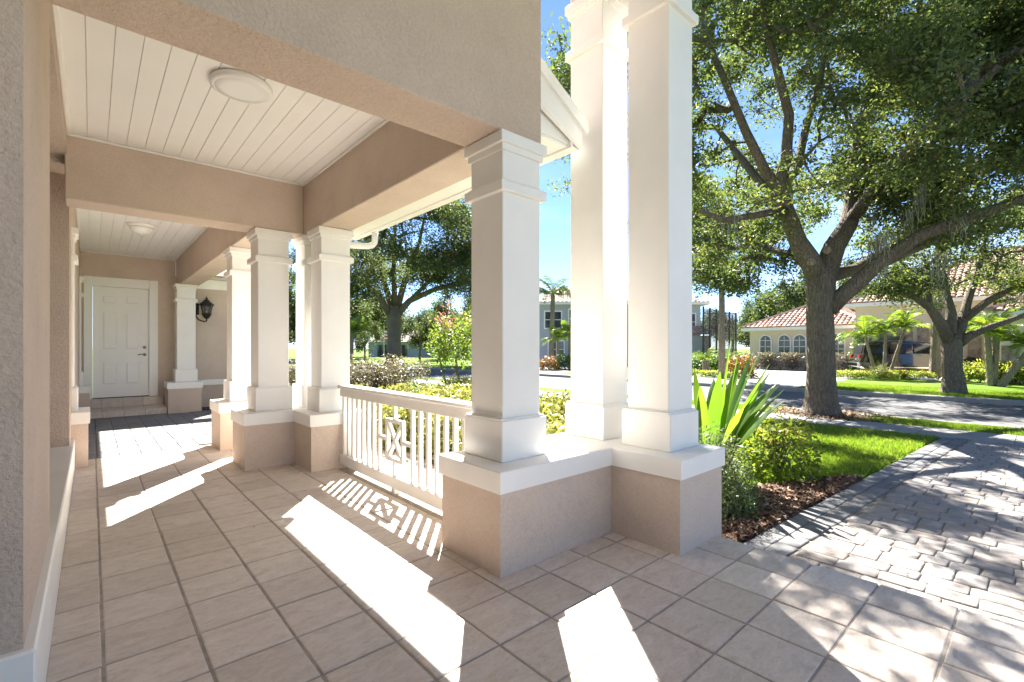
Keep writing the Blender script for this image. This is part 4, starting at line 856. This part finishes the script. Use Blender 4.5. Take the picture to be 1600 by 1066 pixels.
# ---- grass, leaf litter
def blades(name, x0, x1, y0, y1, n_, ok, hmin, hmax, label):
    x = rng.uniform(x0, x1, n_); y = rng.uniform(y0, y1, n_); k = ok(x, y); x, y = x[k], y[k]; n_ = len(x)
    a = rng.uniform(0, 6.28, n_); h_ = rng.uniform(hmin, hmax, n_); w = rng.uniform(.004, .008, n_); lx_ = rng.normal(0, .45, n_)*h_; ly_ = rng.normal(0, .45, n_)*h_
    p0 = np.stack([x-np.cos(a)*w, y-np.sin(a)*w, np.full(n_, G-.01)], -1); p1 = np.stack([x+np.cos(a)*w, y+np.sin(a)*w, np.full(n_, G-.01)], -1); p2 = np.stack([x+lx_, y+ly_, G+h_], -1)
    v = np.stack([p0, p1, p2], 1).reshape(-1, 3); o = link(name, v, np.arange(len(v)).reshape(-1, 3), 'grass_blade', rnd=np.repeat(rng.random(n_), 3))
    o['kind'] = 'stuff'; o['label'] = label; o['category'] = 'grass'; return o
walk_np = lambda x: 1.60-.055*np.maximum(0, x-3.5)
blades('grass', 5.0, 10.94, 1.2, 7.0, 190000, lambda x, y: (y > walk_np(x)+.05) & (x > 5.1+1.6*np.clip((2.3-y)/.6, 0, 1)) & (rng.random(len(x)) < np.clip(1.25-(y-1.2)*.13, .3, 1)), .03, .075, 'blades of the sunlit front lawn beside the walk')
blades('grass', 12.16, 13.28, -1.0, 9.0, 40000, lambda x, y: ((x-tb[0])**2+(y-tb[1])**2 > .9), .03, .075, 'blades of the grass verge along the street')
blades('grass', 20.6, 24.5, -1.0, 6.5, 70000, lambda x, y: x > 0, .04, .09, 'blades of the lawn strip across the street')
th_ = rng.uniform(0, 6.28, 1500); rr_ = .35+rng.random(1500)**.7*.8
o = chips('leaf_litter', tb[0]+rr_*np.cos(th_)*.9-.1, tb[1]+rr_*np.sin(th_)*1.3, G+.012+rng.uniform(0, .03, 1500), .03, .08, .03, 'litter'); o['kind'] = 'stuff'; o['label'] = 'dry brown leaves round the foot of the big oak'; o['category'] = 'leaf litter'
structure(MB().prism([(tb[0]-.05+.95*math.cos(t), tb[1]+1.35*math.sin(t)) for t in np.linspace(0, 6.283, 22)[:-1]], G-.03, G+.008).build('bare_earth', 'soil'), 'bare earth round the foot of the big oak')
xs = np.concatenate([rng.uniform(3.5, 10.5, 150), rng.uniform(.1, 3.3, 20)]); ys = np.concatenate([rng.uniform(-1.5, 1.35, 150), rng.uniform(.6, 6.5, 20)]); zs = np.where(xs > 3.46, WZ+.006, .004)
k = ~((xs > 1.8) & (ys > 1.5)); o = chips('fallen_leaves', xs[k], ys[k], zs[k], .008, .026, .009, 'litter', tilt=.08); o['kind'] = 'stuff'; o['label'] = 'scattered dry leaves on the walk and porch tiles'; o['category'] = 'fallen leaves'

# ================================================================== NEIGHBOURING HOUSES
def tiled_slope(mb, e0, e1, t0, t1, pitch=.30, row=.42):
    """barrel tiles between eave e0-e1 and top edge t0-t1 (3D points)."""
    e0, e1, t0, t1 = map(V3, (e0, e1, t0, t1)); n_ = max(2, int(np.linalg.norm(e1-e0)/pitch)); ax = (e1-e0)/np.linalg.norm(e1-e0)
    up = (t0+t1)/2-(e0+e1)/2; up = up-ax*(up@ax); L_ = np.linalg.norm(up); up /= L_; nr = np.cross(ax, up); nr = nr if nr[2] > 0 else -nr
    a0, a1 = (t0-e0)@ax, (t1-e0)@ax; W_ = np.linalg.norm(e1-e0)
    for i in range(n_):
        a = (i+.5)*W_/n_
        hi = L_ if a0 <= a <= a1 else (L_*a/a0 if a < a0 and a0 > 0 else L_*(W_-a)/(W_-a1) if W_ > a1 else L_)
        rows = max(1, int(round(hi/row))); w = W_/n_
        for k in range(rows):
            b0, b1 = k*hi/rows, (k+1)*hi/rows+.04; v = []
            for b, lift in ((b0, .05), (b1, .0)):
                for j, (x_, z_) in enumerate(((-.5, 0), (-.28, .55), (0, .75), (.28, .55), (.5, 0))): v.append(e0+ax*(a+x_*w)+up*b+nr*(z_*.12+lift))
            q = [(j, j+1, j+6, j+5) for j in range(4)]+[(0,1,2,3,4)]; mb.add(v, q, rng.random())
def hip(parent, x0, x1, y0, y1, z, slope, ov=.45, mat='roof_tile', ridge_dir='y'):
    X0, X1, Y0, Y1 = x0-ov, x1+ov, y0-ov, y1+ov; b = MB()
    if ridge_dir == 'y': hw = (X1-X0)/2; zr = z+hw*slope; r0, r1 = ((X0+X1)/2, Y0+hw, zr), ((X0+X1)/2, Y1-hw, zr)
    else: hw = (Y1-Y0)/2; zr = z+hw*slope; r0, r1 = (X0+hw, (Y0+Y1)/2, zr), (X1-hw, (Y0+Y1)/2, zr)
    c = [(X0,Y0,z),(X1,Y0,z),(X1,Y1,z),(X0,Y1,z)]
    if ridge_dir == 'y': sl = [(c[3],c[0],r1,r0),(c[1],c[2],r0,r1),(c[0],c[1],r0,r0),(c[2],c[3],r1,r1)]
    else: sl = [(c[0],c[1],r0,r1),(c[2],c[3],r1,r0),(c[3],c[0],r0,r0),(c[1],c[2],r1,r1)]
    for e0, e1, t0, t1 in sl: tiled_slope(b, e0, e1, t0, t1); b.add([V3(e0)-[0,0,.03], V3(e1)-[0,0,.03], V3(t1)-[0,0,.03], V3(t0)-[0,0,.03]], [(0,1,2,3)], .2)
    for cn, rd in ((c[0],r0),(c[3],r1 if ridge_dir == 'y' else r0),(c[1],r0 if ridge_dir == 'y' else r1),(c[2],r1)): b.tube([V3(cn)+[0,0,.06], V3(rd)+[0,0,.1]], .13, 6, .6)
    b.tube([V3(r0)+[0,0,.1], V3(r1)+[0,0,.1]], .13, 6, .6)
    r_ = b.build('roof', mat, parent, attr=True)
    f = MB(); f.box(X0-.03, X0, Y0, Y1, z-.2, z+.02); f.box(X1, X1+.03, Y0, Y1, z-.2, z+.02); f.box(X0, X1, Y0-.03, Y0, z-.2, z+.02); f.box(X0, X1, Y1, Y1+.03, z-.2, z+.02); f.box(X0, X1, Y0, Y1, z-.06, z-.04); f.build('eave_board', 'white_far', r_); return r_
def window(parent, X, y, z0, z1, w, arch=False, cols=2, rows=3, depth=.06):
    """window in a wall facing -X at plane X"""
    def outline(hw, a, b, rise): 
        if not arch: return [(y-hw,a),(y+hw,a),(y+hw,b),(y-hw,b)]
        return [(y-hw,a),(y+hw,a),(y+hw,b-rise)]+[(y+hw*math.cos(t), b-rise+rise*math.sin(t)) for t in np.linspace(.2, 2.94, 9)]+[(y-hw,b-rise)]
    win = MB().extr([(X-.02, p_, q_) for p_, q_ in outline(w/2+.09, z0-.09, z1+.09, w/2+.09)], (-.05, 0, 0)).build('window', 'white_far', parent)
    MB().extr([(X-.072, p_, q_) for p_, q_ in outline(w/2, z0, z1, w/2)], (-.012, 0, 0)).build('pane', 'window_glass', win)
    b = MB(); 
    for k in range(1, cols): yy = y-w/2+w*k/cols; b.box(X-.10, X-.085, yy-.02, yy+.02, z0, z1-(w*.15 if arch else 0))
    for k in range(1, rows): zz = z0+(z1-z0-(w/2 if arch else 0))*k/(rows-(1 if arch else 0)); b.box(X-.10, X-.085, y-w/2, y+w/2, zz-.02, zz+.02)
    b.build('muntin', 'white_far', win); return win
ch = tag(empty('cream_house', (42, 6, G)), 'cream stucco house with red barrel-tile hip roofs across the street', 'house')
MB().box(38, 47, 8.4, 15.2, G-.1, 2.86).build('wall', 'cream_wall', ch); hip(ch, 38, 47, 8.0, 15.2, 2.9, .47)
for y in (14.05, 12.75, 11.75): window(ch, 38, y, 1.05, 2.32, .72, True, 2, 3)
window(ch, 38, 9.55, 1.0, 2.35, .95, False, 3, 4)
MB().box(36, 46, 1.9, 8.0, G-.1, 4.06).build('wall', 'cream_wall', ch); hip(ch, 36, 48, -8, 8.0, 4.15, .5)
ar = MB().extr([(35.985, p_, q_) for p_, q_ in [(5.2,G),(7.3,G),(7.3,2.3)]+[(6.25+1.05*math.cos(t), 2.3+.75*math.sin(t)) for t in np.linspace(.25, 2.9, 9)]+[(5.2,2.3)]], (-.02,0,0)); ar = ar.build('entry_arch', 'stone_clad', ch)
MB().extr([(35.96, p_, q_) for p_, q_ in [(5.55,G),(6.95,G),(6.95,2.1),(6.25,2.5),(5.55,2.1)]], (-.02,0,0)).build('front_door', 'window_glass', ch)
window(ch, 36, 3.7, .9, 3.0, 1.15, True, 3, 4)
for y in (4.75, 2.6): MB().box(35.88, 35.99, y-.25, y+.25, G, 2.7).build('stone_pier', 'stone_clad', ch)
MB().box(30.5, 40, -9, 1.4, G-.1, 2.95).build('wall', 'cream_wall', ch); hip(ch, 30.5, 42, -9, 1.4, 3.0, .47)
MB().box(30.38, 30.49, .8, 1.35, G, 1.5).build('stone_pier', 'stone_clad', ch)
# grey house turned towards the bend of the street
gh = tag(empty('grey_house', (37.7, 26.7, G)), 'grey-blue two-storey house with white trim behind the columns', 'house'); gh.rotation_euler.z = math.radians(-41.5)
ga = WORLD[gh]
def gl(mb, name, mat, parent=gh): return mb.build(name, mat, parent, local=True)
# local frame: x right along the facade, -y towards the viewer
gl(MB().box(-8.2, 7.4, 0, 9, -.1, 5.75), 'wall', 'grey_wall')
gr_ = MB(); xr0, xr1, yr0, yr1, ze, zr = -8.8, 8.0, -.6, 9.6, 5.85, 8.1; r0, r1 = (-3.6,4.5,zr), (2.8,4.5,zr); c = [(xr0,yr0,ze),(xr1,yr0,ze),(xr1,yr1,ze),(xr0,yr1,ze)]
for e0, e1, t0, t1 in ((c[0],c[1],r0,r1),(c[1],c[2],r1,r1),(c[3],c[0],r0,r0),(c[2],c[3],r1,r0)): tiled_slope(gr_, e0, e1, t0, t1, .4, .5); gr_.add([V3(e0)-[0,0,.03],V3(e1)-[0,0,.03],V3(t1)-[0,0,.03],V3(t0)-[0,0,.03]],[(0,1,2,3)],.3)
gro = gr_.build('roof', 'roof_tile', gh, local=True, attr=True); gl(MB().box(xr0,xr1,yr0-.03,yr0,ze-.2,ze+.03).box(xr1,xr1+.03,yr0,yr1,ze-.2,ze+.03).box(xr0,xr1,yr0,yr1,ze-.05,ze-.03), 'eave_board', 'white_far', gro)
for (x, z0, z1, w) in ((-6.6,3.5,5.0,1.5),(-4.6,3.5,5.2,.9),(6.4,3.3,4.8,.9),(6.2,.8,2.2,.9),(2,3.5,5.0,1.5),(-6.3,.7,2.2,1.4)):
    wo = gl(MB().box(x-w/2-.12,x+w/2+.12,-.05,-.002,z0-.12,z1+.12), 'window', 'white_far'); gl(MB().box(x-w/2,x+w/2,-.07,-.052,z0,z1), 'pane', 'window_glass', wo); gl(MB().box(x-.03,x+.03,-.085,-.071,z0,z1).box(x-w/2,x+w/2,-.084,-.0715,(z0+z1)/2-.03,(z0+z1)/2+.03), 'muntin', 'white_far', wo)
do_ = gl(MB().box(-4.4,-3.2,-.06,-.002,0,2.3), 'door_frame', 'white_far'); gl(MB().box(-4.25,-3.35,-.08,-.061,.05,2.15), 'door', 'window_glass', do_)
lr = MB(); tiled_slope(lr, (4.6,-2.2,2.75), (8.2,-2.2,2.75), (5.4,0,3.6), (7.6,0,3.6), .4, .5); lr.build('porch_roof', 'roof_tile', gh, local=True, attr=True)
gl(MB().box(4.9, 7.6, -1.9, -.003, -.1, 2.7), 'porch_wall', 'grey_wall')
# pool screen enclosure
pe = tag(empty('pool_screen', tuple(gp(1124,42))), 'tall dark-framed pool screen beside the grey house', 'screen enclosure'); a0 = gp(1099,42); a1 = gp(1150,42)
for k in range(6):
    q = a0+(a1-a0)*k/5; MB().box(q[0]-.06,q[0]+.06,q[1]-.06,q[1]+.06,G,5.1-.12*k).build('post', 'mesh_dark', pe)
for z in (.9, 2.9, 4.5):
    MB().tube([a0+[0,0,z-G], a1+[0,0,z-G]], .04, 5).build('cross_bar', 'mesh_dark', pe)
m, n, p, o_ = new_mat('screen'); p.inputs['Base Color'].default_value = (.06,.065,.06,1); p.inputs['Alpha'].default_value = .45
n_v = np.cross(a1-a0, [0,0,1]); n_v /= np.linalg.norm(n_v)
MB().extr([a0+[0,0,0], a1+[0,0,0], a1+[0,0,4.6], a0+[0,0,5.1]], n_v*.01).build('screen_panel', 'screen', pe)
# pale blue house far beyond the left oak
bh = tag(empty('blue_house', tuple(gp(655,84))), 'low pale blue house far beyond the wide oak', 'house'); bh.rotation_euler.z = -YAW
def bl(mb, name, mat, parent=bh): return mb.build(name, mat, parent, local=True)
bl(MB().box(-9, 9, 0, 8, -.1, 2.7), 'wall', 'blue_wall')
bl(MB().add([(-9.6,-.6,2.7),(9.6,-.6,2.7),(9.6,8.6,2.7),(-9.6,8.6,2.7),(-5,4,4.8),(5,4,4.8)], [(0,1,5,4),(1,2,5),(2,3,4,5),(3,0,4),(3,2,1,0)]), 'roof', 'stone_clad')
for x in (-6.3, -3.2, 1.6, 5.0): bl(MB().box(x-1.1, x+1.1, -.06, -.002, 0, 2.15), 'garage_door' if x > 0 else 'window', 'grey_wall' if x > 0 else 'window_glass')
fgp = gp(600, 58); fg = tag(empty('flag', tuple(fgp)), 'small striped flag on a pole beside the wide oak', 'flag'); MB().tube([fgp, fgp+[0,0,4.2]], .04, 6).build('pole', 'white_far', fg)
ax_ = np.array([cc, -ss, 0])
for k in range(7):
    z = 3.9-k*.2; b = MB()
    b.extr([fgp+ax_*.05+[0,0,z], fgp+ax_*1.5+[0,0,z-.2], fgp+ax_*1.5+[0,0,z-.4], fgp+ax_*.05+[0,0,z-.2]], (-.01,-.01,0)); b.build('stripe', 'flag_red' if k % 2 == 0 else 'white_far', fg)

# ================================================================== DARK CAR ON THE DRIVEWAY
car = tag(empty('parked_car', (34.6, 5.1, G+.02)), 'large black sport utility car parked before the cream house', 'car'); car.rotation_euler.z = math.atan2(-.89, .45)
# local: +x is the front, z up, width along y
prof_ = [(-2.62,.55),(-2.66,.75),(-2.60,1.10),(-2.52,1.18),(-2.38,1.72),(-2.20,1.86),(-1.2,1.90),(.35,1.86),(.62,1.78),(1.25,1.22),(1.45,1.14),(2.35,1.06),(2.58,.95),(2.64,.70),(2.60,.42),(2.35,.36),(-2.40,.38)]
def body(prof, hw, tuck):
    k = len(prof); v = []; f = []
    for y, s in ((-hw+.06, 0), (-hw, 1), (hw, 1), (hw-.06, 0)):
        for (x, z) in prof:
            w = 1 if z < 1.15 else 1-tuck*(z-1.15)/.75
            v.append((x*(1 if s else .985), y*w, z if s else z*.985+.012))
    f.append(tuple(range(k))); f.append(tuple(range(4*k-1, 3*k-1, -1)))
    for a in range(3):
        for i in range(k): j = (i+1) % k; f.append((a*k+j, a*k+i, (a+1)*k+i, (a+1)*k+j))
    return v, f
v, f = body(prof_, .99, .16); bd = link('body', v, f, 'car_paint', car, local=True)
def cl_(mb, name, mat, parent=car, **k): return mb.build(name, mat, parent, local=True, **k)
for sd in (-1, 1):
    for poly in ([(-2.25,1.24),(-1.35,1.24),(-1.35,1.74),(-2.12,1.70)], [(-1.25,1.24),(-.25,1.24),(-.25,1.76),(-1.25,1.75)], [(-.15,1.24),(.95,1.22),(.50,1.70),(-.15,1.76)]):
        g = MB(); y = lambda z: sd*(.993*(1-.16*(z-1.15)/.75)+.004)
        g.add([(x, y(z), z) for x, z in poly]+[(x, y(z)-sd*.03, z) for x, z in poly], [(0,1,2,3),(7,6,5,4),(0,4,5,1),(1,5,6,2),(2,6,7,3),(3,7,4,0)]); cl_(g, 'side_window', 'dark_glass')
    cl_(MB().box(-2.2,1.9,min(sd*.99,sd*1.005),max(sd*.99,sd*1.005),.44,.50), 'sill_trim', 'chrome')
    for x in (-1.62, 1.62):
        w_ = empty('wheel', (0,0,0)); w_.parent = car; w_.location = (x, sd*.87, .39)
        t_ = MB().tube([(0,-.13,0),(0,-.11,0),(0,.11,0),(0,.13,0)], [.35,.39,.39,.35], 22); t_.build('tyre', 'tyre', w_, local=True, smooth=False)
        r_ = MB().tube([(0,sd*.10,0),(0,sd*.135,0)], [.27,.25], 16)
        for s in range(6): an = s*1.047; r_.tube([(0,sd*.14,0),(.24*math.cos(an),sd*.138,.24*math.sin(an))], [.05,.03], 5)
        r_.build('rim', 'chrome', w_, local=True)
    cl_(MB().box(-2.66,-2.50,sd*.78-.14,sd*.78+.14,.98,1.16), 'tail_light', 'tail_red')
    cl_(MB().box(2.40,2.60,sd*.72-.2,sd*.72+.2,.80,.94), 'headlight', 'chrome')
    cl_(MB().tube([(-1.9,sd*.72,1.93),(.2,sd*.72,1.93)], .025, 6), 'roof_rail', 'chrome')
    cl_(MB().cbox(.72,.92,min(sd*1.0,sd*1.2),max(sd*1.0,sd*1.2),1.2,1.36,.03), 'wing_mirror', 'car_paint')
cl_(MB().add([(-2.535,-.74,1.24),(-2.535,.74,1.24),(-2.40,.68,1.70),(-2.40,-.68,1.70),(-2.50,-.74,1.22),(-2.50,.74,1.22),(-2.36,.68,1.68),(-2.36,-.68,1.68)], [(3,2,1,0),(4,5,6,7),(0,1,5,4),(1,2,6,5),(2,3,7,6),(3,0,4,7)]), 'rear_window', 'dark_glass')
cl_(MB().cbox(-2.76,-2.58,-.95,.95,.48,.72,.03), 'rear_bumper', 'chrome')
